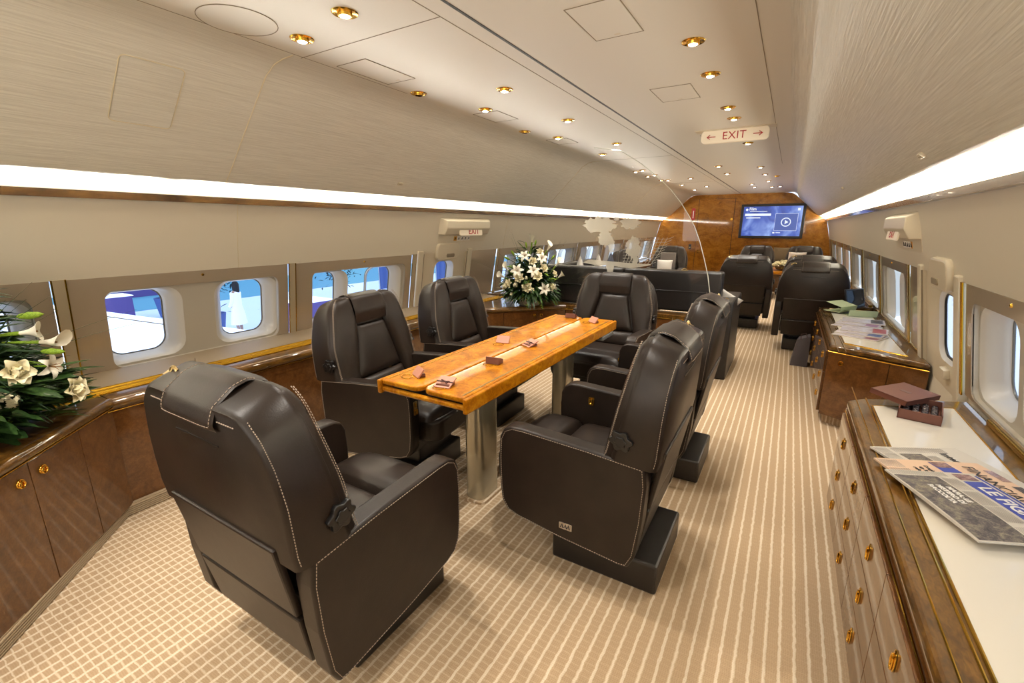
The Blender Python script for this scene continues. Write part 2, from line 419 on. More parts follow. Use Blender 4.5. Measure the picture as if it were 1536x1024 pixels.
# end walls
def arch_poly(extra=0):
    R = [(1.9, 0), (1.90, .58), (1.79, 1.085), (1.70, 1.45), (1.62, 1.52)]+prof[::-1][1:]
    L = [(-x, z) for x, z in R[::-1]]
    return R+L
struct(MB().prism(arch_poly(), Y1, Y1+.06, lambda a, b, t: (a, t, b)).build('wall_far', M['far_wood'], smooth=False))
struct(MB().prism(arch_poly(), Y0-.06, Y0, lambda a, b, t: (a, t, b)).build('wall_rear', M['cream'], smooth=False))

# seams on ceiling
mb = MB(); mb.box(.012, .024, Y0, Y1, H-.0015, H+.001); struct(mb.build('trim_ceiling_dark_seam', M['black'], smooth=False))
mb = MB()
mb.box(-.069, -.066, Y0, Y1, H-.001, H+.001)
mb.box(-.845, -.8425, Y0, 2.1, H-.001, H+.001)
mb.box(.9, .903, Y0, 6.5, H-.001, H+.001)
for y in (1.45, 5.2, 8.4): mb.box(-.86, -.068, y-.0015, y+.0015, H-.001, H+.001)
struct(mb.build('trim_ceiling_seams', M['greyline'], smooth=False))
def off(p, d):   # headliner seam points just inside surface
    return p
mb = MB()
def hseam(s, y, r=.0028, i0=0, i1=9):
    mb.tube([(s*x, y, z-.0005) for x, z in prof[i0:i1]], r, 5)
for y in (1.41, 5.2, 8.4): hseam(-1, y)
for y in (1.547, 4.602, 7.602): mb.tube([(-x+.001, y, z) for x, z in cp], .0016, 5)
struct(mb.build('trim_headliner_seams', M['paleline']))

# access hatches
def hatch(x0, x1, y0, y1, label, full=True):
    mb = MB(); r = .0016
    P = [(x0, y0), (x1, y0), (x1, y1), (x0, y1)]
    mb.tube([(x, y, H-.0005) for x, y in P], r, 5, closed=True)
    t = empty('access_hatch', ((x0+x1)/2, (y0+y1)/2, H))
    o = MB().tube([(x-(x0+x1)/2, y-(y0+y1)/2, -.0008) for x, y in P], r, 5, closed=True).build('hatch_seam', M['greyline'], t)
    o = MB().box(x0-(x0+x1)/2+.003, x1-(x0+x1)/2-.003, y0-(y0+y1)/2+.003, y1-(y0+y1)/2-.003, -.0015, .001).build('hatch_panel', M['ceil'], t, smooth=False)
    o = MB().box(-.012, .012, (y1-y0)/2-.03, (y1-y0)/2-.018, -.0022, 0).build('latch', M['plastic'], t, smooth=False)
    tag(t, label, 'ceiling hatch', 'access hatches in the flat ceiling')
hatch(-.81, -.62, 1.60, 1.92, 'small ceiling hatch beside the unlit gold downlight, nearest the lily wall')
hatch(.33, .52, 1.63, 1.94, 'square ceiling hatch beside the nearest downlight on the newspaper side')
hatch(.34, .55, 2.72, 3.02, 'square ceiling hatch just before the hanging exit sign')
hatch(-.81, -.62, 2.68, 2.95, 'flush ceiling hatch beyond the unlit gold downlight')
hatch(-.81, -.62, 3.75, 4.0, 'narrow ceiling hatch near the glass screen')
hatch(.36, .82, 4.22, 4.5, 'flush ceiling hatch right behind the hanging exit sign')
# round speaker outline
t = empty('ceiling_speaker', (-.72, 1.10, H))
MB().tube([(.13*math.cos(a*PI/16), .13*math.sin(a*PI/16), -.0008) for a in range(32)], .0013, 5, closed=True).build('speaker_ring', M['greyline'], t)
MB().lathe([(0.0, -.0012), (.127, -.0012), (.127, .001)], 32).build('grille', M['ceil'], t)
tag(t, 'large round flush speaker outline in the ceiling at the cabin front corner', 'speaker')
# rounded hatch on the left headliner
def on_head(s, d):  # d distance down the slope from crease, returns point, tangent
    pts = [Vector((s*x, 0, z)) for x, z in prof[3:9]]
    for a, b in zip(pts, pts[1:]):
        l = (b-a).length
        if d <= l: return a+(b-a)*(d/l), (b-a).normalized()
        d -= l
    return pts[-1], (pts[-1]-pts[-2]).normalized()
def head_panel(s, y0, y1, d0, d1, name, label, cat, rad=.02, cover=True):
    t = empty(name, (0, 0, 0))
    lp = rrect(y0, y1, d0, d1, rad, 4)
    pts = []
    for y, d in lp:
        p, tn = on_head(s, d); n = Vector((0, 1, 0)).cross(tn); n = n if n.z < 0 else -n
        pts.append(Vector((p.x, y, p.z))+n*.001)
    c = sum(pts, Vector())/len(pts); t.location = c
    MB().tube([p-c for p in pts], .0022, 5, closed=True).build('edge_bead', M['paleline'], t)
    mb = MB()
    def P(u, v):
        d = d0+.004+(d1-d0-.008)*v; p, tn = on_head(s, d); n = Vector((0, 1, 0)).cross(tn); n = n if n.z < 0 else -n
        return Vector((p.x, y0+.004+(y1-y0-.008)*u, p.z))+n*.0015-c
    mb.grid(P, 2, 8); mb.build('cover', M['silk'], t)
    tag(t, label, cat)
head_panel(-1, .872, 1.094, .072, .366, 'side_hatch', 'square rounded-corner access panel in the sloping woven headliner', 'access panel')
# small coat/vent tabs on headliners
def tab(s, y, d, label):
    p, tn = on_head(s, d); n = Vector((0, 1, 0)).cross(tn); n = n if n.z < 0 else -n
    t = empty('wall_light_tab', (p.x, y, p.z)); T = frame((0, 0, 0), (0, 1, 0), tn)
    MB().box(-.022, .022, -.012, .012, -.0, .012, frame(n*0, (0, 1, 0), tn) if frame((0,0,0),(0,1,0),tn).col[2].to_3d().dot(n) > 0 else frame(n*0, (0, -1, 0), tn)).build('shell', M['plastic'], t, bevel=.003)
    MB().tube([n*.013+Vector((0, -.016, 0)), n*.013+Vector((0, .016, 0))], .0015, 5).build('slot', M['greyline'], t)
    tag(t, label, 'wall clip')
tab(-1, 2.62, .52, 'small cream clip on the sloping headliner above the left exit')
tab(1, 2.41, .585, 'small cream clip on the sloping headliner of the newspaper side')
tab(1, 5.0, .5, 'tiny far clip on the sloping headliner of the newspaper side')

# ------------------------------------------------------------------ downlights
def downlight(on=True):
    t = empty('downlight', (0, 0, H))
    MB().lathe([(.024, -.012), (.026, -.001), (.043, -.004), (.046, -.001), (.046, .002)], 28).build('gold_ring', M['gold'], t)
    MB().lathe([(.026, .002), (.0255, -.002), (.025, -.010), (.020, -.012)][::-1]+[], 24).build('inner_ring', M['gold'], t) if not on else None
    if on: MB().lathe([(1e-6, -.013), (.015, -.0135), (.024, -.009), (.0245, -.003)], 24).build('lens', M['lens'], t)
    else:
        MB().box(-.02, .02, -.006, .006, -.012, -.004).build('pivot_bar', M['brass'], t, bevel=.002)
    return t
dl = downlight()
spots = [(-.664, 1.319), (-.334, 1.255), (-.335, 2.313), (-.668, 2.617), (-.340, 3.159), (-.672, 3.694), (-.343, 4.22), (-.664, 4.74),
         (.663, 2.147), (.662, 2.615), (.660, 3.356), (.662, 3.69), (.666, 4.788), (.228, 6.374), (.225, 7.286), (.666, 6.711), (.675, 7.651), (.674, 8.757),
         (.402, 9.9), (.40, 9.275), (.677, 10.07), (.81, 9.98), (-.683, 6.297), (-.685, 6.933), (-.813, 7.06), (-.80, 6.398), (-.785, 7.756), (-.695, 7.811),
         (-.67, 8.782), (-.33, 7.677), (-.662, 9.98), (-.34, 9.3), (-.335, .1), (.663, .9), (-.664, .1), (.663, -.6), (-.335, -.9)]
order = ['nearest', 'second', 'third', 'fourth', 'fifth', 'sixth', 'seventh', 'eighth', 'ninth', 'tenth', 'eleventh', 'twelfth', 'thirteenth', 'fourteenth', 'fifteenth', 'sixteenth']
cols = {}
for x, y in spots:
    if y < 1: continue
    k = 'outer row over the left chairs' if x < -.5 else 'inner row over the table' if x < 0 else 'middle row of the far ceiling' if x < .5 else 'row over the aisle'
    cols.setdefault(k, []).append(y)
for i, (x, y) in enumerate(spots):
    if y < 1: continue
    o = dl if i == 0 else copy_tree(dl)
    o.location = (x, y, H)
    k = 'outer row over the left chairs' if x < -.5 else 'inner row over the table' if x < 0 else 'middle row of the far ceiling' if x < .5 else 'row over the aisle'
    if y >= 1: n = order[sorted(cols[k]).index(y)]; lab = 'lit gold-rimmed downlight, %s in the %s' % (n, k)
    else: lab = 'lit gold-rimmed downlight behind the camera'
    tag(o, lab, 'downlight', 'round gold-rimmed downlights in the flat ceiling')
for (x, y, lab) in ((-.788, 2.13, 'unlit gold downlight beside the small hatch over the left chairs'), (-.79, 3.341, 'unlit gold downlight further along over the second left chair'), (.81, 8.0, 'unlit gold downlight over the far aisle seats')):
    o = downlight(False); o.location = (x, y, H); tag(o, lab, 'downlight', 'unlit gold downlights in the flat ceiling')
# light thrown by the downlights
ld = bpy.data.lights.new('downlight_beam', 'SPOT'); ld.energy = 44; ld.spot_size = math.radians(105); ld.spot_blend = .75; ld.shadow_soft_size = .03; ld.color = (1, .93, .83)
for x, y in spots:
    if y > 10.2: continue
    if y > 6 and (abs(x) > .75): continue
    l = bpy.data.objects.new('downlight_beam', ld); C.objects.link(l); l.location = (x, y, H-.02)
# soft light of the unseen cabin behind the photographer
area(.4, Y0+.15, 1.5, 2.4, .9, 26, (1, .95, .88), (math.radians(82), 0, 0))

# ------------------------------------------------------------------ hanging exit sign on ceiling
t = empty('ceiling_exit_sign', (.63, 4.08, H))
lp = rrect(-.235, .235, -.058, .035, .03, 6)
MB().prism(lp, -.02, .02, lambda a, b, c: (a, c, b-.035)).build('housing', M['exitpanel'], t, bevel=.004)
MB().box(-.28, .28, -.06, .05, -.004, .002).build('mount_plate', M['plastic'], t, bevel=.002)
T = Matrix.Translation((0, -.0205, -.048)) @ Matrix.Rotation(PI/2, 4, 'X')
mb = txt('EXIT', .078, T, spacing=1.05)
for s in (-1, 1):
    mb.tube([(s*.13, -.021, -.048), (s*.19, -.021, -.048)], .0035, 5)
    mb.tube([(s*.17, -.021, -.033), (s*.192, -.021, -.048), (s*.17, -.021, -.063)], .0035, 5)
mb.build('red_lettering', M['red'], t, smooth=False)
tag(t, 'cream exit sign with red arrows hanging from the ceiling over the aisle', 'exit sign')

# ------------------------------------------------------------------ window panels
BX, BZ, TX, TZ = 1.875, .585, 1.79, 1.084
LEN = math.hypot(BX-TX, TZ-BZ)
def wframe(s, y):
    """local x = along cabin, y = up the incline, z = toward the outside"""
    up_ = Vector((s*(TX-BX), 0, TZ-BZ)).normalized()
    ex = Vector((0, 1, 0)) if s > 0 else Vector((0, 1, 0))
    T = frame((s*BX, y, BZ), ex, up_)
    return T, (T.col[2].to_3d().x*s > 0)
win_n = [0]
def wpanel(s, y0, y1, wins, rec=None):
    win_n[0] += 1
    T, outw = wframe(s, 0); o = 1 if outw else -1
    L = LEN
    rec = rec or (y0+.13, y1-.07, .012, .435)
    rl = rrect(rec[0], rec[1], rec[2], rec[3], .05, 6)
    t = empty('window_%d' % win_n[0], (s*BX, (y0+y1)/2, BZ)); struct(t)
    Ti = Matrix.Translation(-t.location) @ T
    outer = [(y0, 0), (y1, 0), (y1, L), (y0, L)]
    loops = [outer]+([rl] if wins else [])
    plate(loops, .008, Ti @ Matrix.Translation((0, 0, 0))).build('window_frame', M['taupe'], t, smooth=False)
    if not wins: return
    MB().lathe([(1e-6, .006), (.006, .005), (.008, 0)], 10, Ti @ Matrix.Translation(((rec[0]+rec[1])/2, L-.025, -o*.004)) @ (Matrix.Rotation(PI, 4, 'X') if o > 0 else Matrix())).build('shade_knob', M['gold'], t)
    mb = MB()
    ring_loft(mb, [[(a, b, 0) for a, b in rl], [(a, b, o*.022) for a, b in rl]], Ti)
    W, Hh = .155, .218      # half sizes of reveal at the inner face
    holes = []
    for wy in wins:
        holes.append(rrect(wy-.205, wy+.205, .012+rec[2]+.0, rec[3]-.012, .085, 6))
    plate([rl]+holes, .002, Ti @ Matrix.Translation((0, 0, o*.022)), mb)
    mb.build('window_reveal', M['reveal_in'], t, angle=40)
    for k, wy in enumerate(wins):
        mb = MB(); cz = (rec[2]+rec[3])/2
        def lp(hx, hy, r, z, sh=0): return [(a, b, o*z) for a, b in rrect(wy-hx+sh, wy+hx+sh, cz-hy, cz+hy, r, 6)]
        hy0 = (rec[3]-rec[2])/2-.012
        ring_loft(mb, [lp(.205, hy0, .085, .022), lp(.175, .19, .08, .035), lp(.165, .188, .08, .06), lp(.145, .182, .078, .075), lp(.135, .178, .075, .105)], Ti)
        mb.build('window_funnel', M['reveal'], t, angle=50)
        mb = MB(); ring = rrect(wy-.135, wy+.135, cz-.178, cz+.178, .075, 8)
        mb.tube([(a, b, o*.104) for a, b in ring], .005, 6, closed=True, T=Ti); mb.build('window_seal', M['bezel'], t)
        mb = MB(); mb.add([(a, b, o*.106) for a, b in ring], [list(range(len(ring)))], Ti); mb.build('window_glass', M['pane'], t, smooth=False)
def pillar(s, y, w=.05):
    T, outw = wframe(s, y); o = 1 if outw else -1
    mb = MB(); mb.cur = 0; mb.box(-w/2+.006, w/2-.006, -.01, LEN+.005, min(-o*.004, -o*.012), max(-o*.004, -o*.012), T)
    mb.cur = 1
    for e in (-1, 1): mb.tube([(e*(w/2-.003), -.01, -o*.011), (e*(w/2-.003), LEN+.005, -o*.011)], .0038, 8, T=T)
    struct(mb.build('trim_window_pillar', [M['pillar'], M['goldstrip']]))
# left side
for yp in (-.46, .72, 1.90, 3.10): pillar(-1, yp, .055)
wpanel(-1, -1.6, -.49, [-1.2]); wpanel(-1, -.43, .69, [-.17, .42]); wpanel(-1, .75, 1.87, [1.03, 1.61]); wpanel(-1, 1.93, 3.07, [2.19, 2.77])
wpanel(-1, 3.97, 4.46, []); pillar(-1, 4.50); y = 4.53
while y < 11.5:
    wpanel(-1, y, min(y+1.13, Y1), [y+.26, y+.84] if y+1.13 < Y1 else []); pillar(-1, y+1.155); y += 1.18
# right side
wpanel(1, -1.6, -.70, []); pillar(1, -.67)
wpanel(1, -.64, .50, [-.38, .2]); pillar(1, .53); wpanel(1, .56, 1.70, [.82, 1.4]); pillar(1, 1.73)
wpanel(1, 1.76, 2.74, [2.0, 2.45], (1.82, 2.66, .012, .435)); pillar(1, 2.77, .024)
wpanel(1, 3.60, 3.88, []); pillar(1, 3.91); y = 3.94
while y < 11.5:
    wpanel(1, y, min(y+1.13, Y1), [y+.26, y+.84] if y+1.13 < Y1 else []); pillar(1, y+1.155); y += 1.18

# exits
def exit_door(s, y0, y1, wy, name):
    t = empty(name, (s*1.85, (y0+y1)/2, 0)); struct(t)
    T, outw = wframe(s, 0); o = 1 if outw else -1; Ti = Matrix.Translation(-t.location) @ T
    hole = rrect(wy-.16, wy+.16, .06, .47, .08, 6)
    cz = .26
    hole = rrect(wy-.15, wy+.15, .055, .42, .08, 6)
    plate([[(y0+.06, -.6), (y1-.06, -.6), (y1-.06, LEN+.1), (y0+.06, LEN+.1)], hole], .01, Ti @ Matrix.Translation((0, 0, o*.015))).build('door_panel', M['plastic'], t, smooth=False)
    mb = MB()
    for a, b in ((y0, y0+.075), (y1-.075, y1)):
        mb.box(a, b, -.6, LEN+.03, -.02, .02, Ti)
    mb.build('door_frame', M['plastic'], t, bevel=.008)
    mb = MB()
    for e in (y0+.08, y1-.08): mb.tube([(e, -.55, -o*.012), (e, LEN, -o*.012)], .004, 6, T=Ti)
    mb.build('door_seal', M['greyline'], t)
    mb = MB()
    def lp(hx, hy, r, z): return [(a, b, o*z) for a, b in rrect(wy-hx, wy+hx, .2375-hy, .2375+hy, r, 6)]
    ring_loft(mb, [lp(.15, .1825, .08, .01), lp(.14, .175, .075, .02 if s > 0 else .04), lp(.13, .168, .07, .035 if s > 0 else .09)], Ti)
    mb.build('window_funnel', M['reveal'], t, angle=50)
    rg = rrect(wy-.13, wy+.13, .07, .405, .07, 8)
    dz = .033 if s > 0 else .088
    MB().tube([(a, b, o*dz) for a, b in rg], .006, 6, closed=True, T=Ti).build('window_seal', M['black'] if s > 0 else M['bezel'], t)
    MB().add([(a, b, o*(dz+.002)) for a, b in rg], [list(range(len(rg)))], Ti).build('window_glass', M['pane'], t, smooth=False)
    # handle housing at the top of the door
    hx0, hx1 = wy-.17, wy+.17
    MB().prism(rrect(hx0, hx1, .44, .60, .05, 5), -.012, .03, lambda a, b, c: (a, b, -o*c), Ti).build('handle_cover', M['plastic'], t, bevel=.012)
    MB().prism(rrect(wy-.03, wy+.09, .465, .50, .012, 3), .0, .036, lambda a, b, c: (a, b, -o*c), Ti).build('handle_recess', M['greyline'], t, bevel=.004)
    mb = MB(); mb.box(wy-.06, wy+.03, -.02, .03, -.016, .016, Ti); mb.build('handle_pocket', M['plastic'], t, bevel=.006)
exit_door(-1, 3.14, 3.97, 3.56, 'door_1')
exit_door(1, 2.79, 3.60, 3.10, 'door_2')

def wall_exit(s, y, label):
    zc = 1.31; T, ow = None, None
    u = Vector((s*(1.77-1.72), 0, 1.19-1.40)).normalized()*-1
    t = empty('wall_exit_sign', (s*1.745, y, zc))
    T = frame((0, 0, 0), (0, 1, 0), u); o = -1 if T.col[2].to_3d().x*s > 0 else 1   # o*z points into the cabin
    MB().prism(rrect(-.40, .40, -.135, .10, .02, 3), -.004, .006, lambda a, b, c: (a, b, o*c), T).build('back_plate', M['plastic'], t, bevel=.002)
    sec = [(-.055, 0), (-.045, .055), (.02, .075), (.09, .06), (.11, 0)]
    MB().add([(x*(1 if c > .01 else 1.12), b, o*c) for x in (-.36, .36) for b, c in sec], [(0, 1, 2, 3, 4), (9, 8, 7, 6, 5)]+[(i, (i+1) % 5, 5+(i+1) % 5, 5+i) for i in range(5)], T).build('housing', M['plastic'], t, bevel=.006)
    Tn = T @ Matrix.Translation((0.03, -.005, o*.064)) @ Matrix.Rotation(-o*math.radians(14)*0, 4, 'X')
    fl = Matrix.Diagonal((1, 1, 1, 1)) if (o > 0) else Matrix.Rotation(PI, 4, 'Y')
    q = T @ Matrix.Translation((0.03, -.012, o*.066)) @ Matrix.Rotation(o*math.radians(-17), 4, 'X')
    MB().prism(rrect(-.19, .19, -.042, .042, .018, 4), -.004, .008, lambda a, b, c: (a, b, o*c), q).build('lamp_panel', M['exitpanel'], t, bevel=.003)
    if s < 0: q2 = q @ Matrix.Translation((0.04, 0, o*.0086)) @ fl
    else: q2 = q @ Matrix.Translation((0.0, 0, o*.0086)) @ fl
    txt('EXIT', .088, q2, spacing=1.0, bold=.001).build('red_lettering', M['red'], t, smooth=False)
    mb = MB(); gl = 'NCITS'
    for i in range(5):
        x = -.13+i*.055; mb.cur = 0 if i == 0 else 1
        mb.box(x-.022, x+.022, -.118, -.075, min(o*.006, o*.008), max(o*.006, o*.008), T)
    mb.cur = 2
    for i in range(5):
        x = -.13+i*.055
        mb.tube([(x-.012, -.110, o*.009), (x, -.084, o*.009), (x+.010, -.108, o*.009)], .0028, 5, T=T)
        mb.tube([(x-.008, -.095, o*.009), (x+.012, -.092, o*.009)], .0026, 5, T=T)
    mb.build('instruction_pictograms', [simple('pictogram_amber', (200, 140, 30), .5), M['offwhite'], M['ink']], t, smooth=False)
    tag(t, label, 'exit sign')
wall_exit(-1, 3.80, 'cream box exit sign with pictograms over the door by the flowers')
wall_exit(1, 3.95, 'cream box exit sign seen edge-on above the credenza with magazines')

# ------------------------------------------------------------------ ledges and dado on the left
LZ = .578
def ledge(pts, name_, inner):
    pass
# dado polygons (footprints) ; left wall cabinet run from y=.70 to 3.45
def cabinet_box(fp, z0, z1, parent, name='carcass', mat='cab_wood', bevel=0):
    return MB().prism(fp, z0, z1, lambda a, b, c: (a, b, c)).build(name, M[mat], parent, smooth=False, bevel=bevel)
t = empty('side_ledge', (-1.65, 2.05, 0))
L0 = -t.location
fp = [(-1.885, .70), (-1.44, .70), (-1.44, 3.40), (-1.885, 3.40)]
tr = lambda P: [(a-t.location.x, b-t.location.y) for a, b in P]
cabinet_box(tr(fp), .045, LZ-.055, t, 'dado_panel')
ed = [(.0, 0), (.016, .004), (.026, .016), (.028, .03), (.02, .046), (.004, .055), (-.45, .055), (-.45, 0)]
MB().prism(ed, .705-2.05, 3.395-2.05, lambda a, b, c: (a-1.44+1.65, c, LZ-.055+b)).build('top_rail', M['trim_wood'], t, angle=50)
mb = MB(); ya, yb = -.58-2.05, 4.20-2.05
mb.box(-1.605+1.65, -1.515+1.65, ya, yb, LZ, LZ+.004)
for xx, rr in ((-1.600, .010), (-1.575, .006), (-1.552, .010), (-1.528, .005)): mb.tube([(xx+1.65, ya, LZ+.004), (xx+1.65, yb, LZ+.004)], rr, 10)
struct(mb.build('trim_sill_gold', M['goldstrip'])).location = t.location
MB().prism([(-1.868, .600), (-1.868, LZ+.001), (-1.61, LZ+.001), (-1.61, .586)], ya, yb, lambda a, b, c: (a+1.65, c, b)).build('trim_sill_left', M['apron'], None, smooth=False).location = t.location
struct(bpy.data.objects['trim_sill_left'])
MB().tube([(-1.412+1.65, .66-2.05, LZ-.054), (-1.412+1.65, 3.44-2.05, LZ-.054)], .003, 6).build('gold_bead', M['gold'], t)
tag(t, 'dark burl wood side ledge below the portholes with gold strip and rounded rail', 'side ledge')

def baseboard(name, a, b, n_ribs=5):
    a = Vector(a+(0,)); b = Vector(b+(0,)); d = (b-a); L_ = d.length; d.normalize(); n = Vector((d.y, -d.x, 0))
    mb = MB(); T = frame(a, d, n)
    z = T.col[2].z
    mb.box(0, L_, -.01, .012, 0, .05) if False else None
    T = Matrix(((d.x, n.x, 0, a.x), (d.y, n.y, 0, a.y), (0, 0, 1, 0), (0, 0, 0, 1)))
    mb.box(0, L_, -.02, .01, 0, .055, T)
    for i in range(n_ribs): mb.tube([(0, .012, .008+i*.0095), (L_, .012, .008+i*.0095)], .0042, 6, T=T)
    struct(mb.build(name, simple('ribbed_taupe', (160, 140, 112), .7), angle=50))
baseboard('baseboard_left', (-1.43, .66), (-1.43, 3.44))
baseboard('baseboard_corner', (-.62, -.12), (-1.44, .68))
baseboard('baseboard_far_corner', (-1.44, 3.42), (-.75, 4.13))
baseboard('baseboard_far', (-.76, 4.13), (.62, 4.13))

def ringpull(T, parent, name='handle'):
    mb = MB(); mb.lathe([(1e-6, .004), (.006, .004), (.016, .005), (.0175, .002), (.0175, 0)], 20, T)
    mb.tube([(.012*math.cos(a*PI/8), .012*math.sin(a*PI/8)-.003, .007) for a in range(16)], .0028, 6, closed=True, T=T)
    return mb.build(name, M['gold'], parent)

# near left corner cabinet (diagonal front), flowers stand on it
def corner_cabinet(loc, A, B, back, label, doors, handles, name='corner_cabinet'):
    t = empty(name, loc); lx, ly = loc[0], loc[1]
    fp = [(a-lx, b-ly) for a, b in [A, B]+back]
    cabinet_box(fp, .045, LZ-.04, t)
    A3, B3 = Vector((A[0]-lx, A[1]-ly, 0)), Vector((B[0]-lx, B[1]-ly, 0)); d = (B3-A3).normalized(); n = Vector((d.y, -d.x, 0))
    cen = Vector((sum(p[0] for p in fp)/len(fp), sum(p[1] for p in fp)/len(fp), 0))
    if n.dot(A3-cen) < 0: n = -n
    T = Matrix(((d.x, n.x, 0, A3.x), (d.y, n.y, 0, A3.y), (0, 0, 1, 0), (0, 0, 0, 1))); L_ = (B3-A3).length
    fpt = [(p[0], p[1]) for p in fp]
    MB().prism(fpt, LZ-.04, LZ, lambda a, b, c: (a, b, c)).build('top', M['trim_wood'], t, smooth=False)
    MB().tube([T @ Vector((0, .006, LZ-.02)), T @ Vector((L_, .006, LZ-.02))], .022, 12).build('rounded_edge', M['trim_wood'], t)
    MB().tube([T @ Vector((0, .022, LZ-.04)), T @ Vector((L_, .022, LZ-.04))], .0028, 6).build('gold_bead', M['gold'], t)
    for (a, b) in doors:
        dd = MB().box(a*L_+.0015, b*L_-.0015, 0, .012, .05, LZ-.05, T).build('door', M['cab_wood'], t, bevel=.0015, smooth=False)
        for (h, z) in handles:
            if a <= h/1.0 < b:
                Th = T @ Matrix.Translation((h*L_, .013, z)) @ Matrix(((1, 0, 0, 0), (0, 0, 1, 0), (0, 1, 0, 0), (0, 0, 0, 1)))
                ringpull(Th, dd)
    tag(t, label, 'cabinet')
    return t
corner_cabinet((-1.3, .1, 0), (-1.44, .70), (-.64, -.12), [(-1.0, -.6), (-1.885, -.6), (-1.885, .70)], 'dark wood corner cabinet under the large near lily bouquet', [(0, .2), (.2, .43), (.43, 1)], [(.385, .475), (.475, .475)])
corner_cabinet((-1.4, 4.0, 0), (-1.44, 3.40), (-.745, 4.10), [(-.745, 4.22), (-1.885, 4.22), (-1.885, 3.40)], 'wooden corner cabinet under the lily bouquet by the glass screen', [(0, .36), (.36, .71), (.71, 1)], [(.675, .49), (.745, .49)])
t = empty('divider_cabinet', (0, 4.16, 0))
MB().box(-.735, .62, -.06, .06, .045, LZ-.04).build('carcass', M['cab_wood'], t, smooth=False)
MB().box(-.735, .63, -.065, .06, LZ-.04, LZ).build('top', M['trim_wood'], t, bevel=.008)
MB().tube([(-.74, -.068, LZ-.04), (.632, -.068, LZ-.04), (.634, .05, LZ-.04)], .003, 6).build('gold_bead', M['gold'], t)
MB().box(-.73, .61, -.064, -.058, .06, LZ-.05).build('front_panel', M['cab_wood'], t, smooth=False)
tag(t, 'low wooden divider cabinet behind the head chair, under the glass screen', 'cabinet')

# ------------------------------------------------------------------ right credenzas
CZ = .56
def credenza(loc, fp, y_front0, y_front1, cols_, rows, label, endpull=None, dirn=1):
    """front face at x=1.415 running y_front0..y_front1; fp footprint"""
    t = empty('credenza', loc); lx, ly = loc[0], loc[1]
    f = [(a-lx, b-ly) for a, b in fp]
    cx_ = sum(p[0] for p in f)/len(f); cy_ = sum(p[1] for p in f)/len(f)
    cabinet_box(f, .07, CZ-.04, t, 'carcass')
    ins = [(p[0]+.03*(1 if p[0] < cx_ else 0), p[1]+.04*(1 if p[1] < cy_ else -1)) for p in f]
    MB().prism(ins, 0, .07, lambda a, b, c: (a, b, c)).build('plinth', M['carpet'], t, smooth=False)
    MB().prism(f, CZ-.04, CZ, lambda a, b, c: (a, b, c)).build('top', M['trim_wood'], t, bevel=.014, bseg=3)
    # ivory inlay with gold beads
    x0 = 1.415-lx
    inl = [(x0+.085, min(p[1] for p in f)+.09), (x0+.085, max(p[1] for p in f)-.30), (x0+.385, max(p[1] for p in f)-.16), (x0+.385, min(p[1] for p in f)+.02)]
    if dirn < 0: inl = [(x0+.085, min(p[1] for p in f)+.34), (x0+.085, max(p[1] for p in f)-.06), (x0+.385, max(p[1] for p in f)-.06), (x0+.385, min(p[1] for p in f)+.14)]
    MB().prism(inl, CZ, CZ+.0025, lambda a, b, c: (a, b, c)).build('ivory_inlay', M['white_top'], t, smooth=False)
    mb = MB(); mb.tube([(a, b, CZ+.002) for a, b in inl], .0035, 6, closed=True)
    mb.tube([(x0+.073, min(p[1] for p in f)+.05, CZ+.0005), (x0+.073, max(p[1] for p in f)-.2, CZ+.0005)], .003, 6)
    mb.tube([(x0+.034, min(p[1] for p in f)+.05, CZ+.0005), (x0+.034, max(p[1] for p in f)-.05, CZ+.0005)], .0025, 6)
    mb.build('gold_inlay_lines', M['gold'], t)
    MB().box(1.862-lx, 1.885-lx, y_front0-ly, y_front1-ly, CZ, CZ+.022).build('gold_strip', M['goldstrip'], t, bevel=.004)
    MB().tube([(x0-.004, y_front0-ly, CZ-.042), (x0-.004, y_front1-ly, CZ-.042)], .0028, 6).build('gold_bead', M['gold'], t)
    for (a, b) in cols_:
        for (z0, z1) in rows:
            d = MB().box(x0-.014, x0, a+.0015-ly, b-.0015-ly, z0+.0015, z1-.0015).build('drawer', M['cab_wood'], t, bevel=.0015, smooth=False)
            zc, yc = (z0+z1)/2, (a+b)/2-ly
            Th = Matrix(((0, 0, -1, x0-.015), (1, 0, 0, yc), (0, 1, 0, zc), (0, 0, 0, 1)))
            mb = MB(); mb.lathe([(1e-6, .004), (.006, .004), (.013, .005), (.015, .002), (.015, 0)], 16, Th @ Matrix.Diagonal((.8, 1.9, .5, 1)))
            mb.tube([(.008*math.cos(q*PI/8), .020*math.sin(q*PI/8)-.003, .0045) for q in range(16)], .0022, 6, closed=True, T=Th)
            mb.build('handle', M['gold'], d)
    tag(t, label, 'credenza')
    return t
dy = .385
cc = [(2.42-dy*(k+1), 2.42-dy*k) for k in range(8)]
c1 = credenza((1.65, .5, 0), [(1.415, -1.2), (1.885, -1.2), (1.885, 2.72), (1.47, 2.52), (1.415, 2.46)], -1.2, 2.42, cc, [(.075, .215), (.215, .36), (.36, .51)], 'long brown burl credenza with ivory top carrying newspapers and a chocolate box')
c2 = credenza((1.65, 4.4, 0), [(1.415, 3.62), (1.885, 3.38), (1.885, 5.36), (1.415, 5.36)], 3.62, 5.36, [(3.66+.42*k, 3.66+.42*(k+1)) for k in range(4)], [(.075, .215), (.215, .36), (.36, .51)], 'shorter brown burl credenza past the exit door, topped with magazines', dirn=-1)
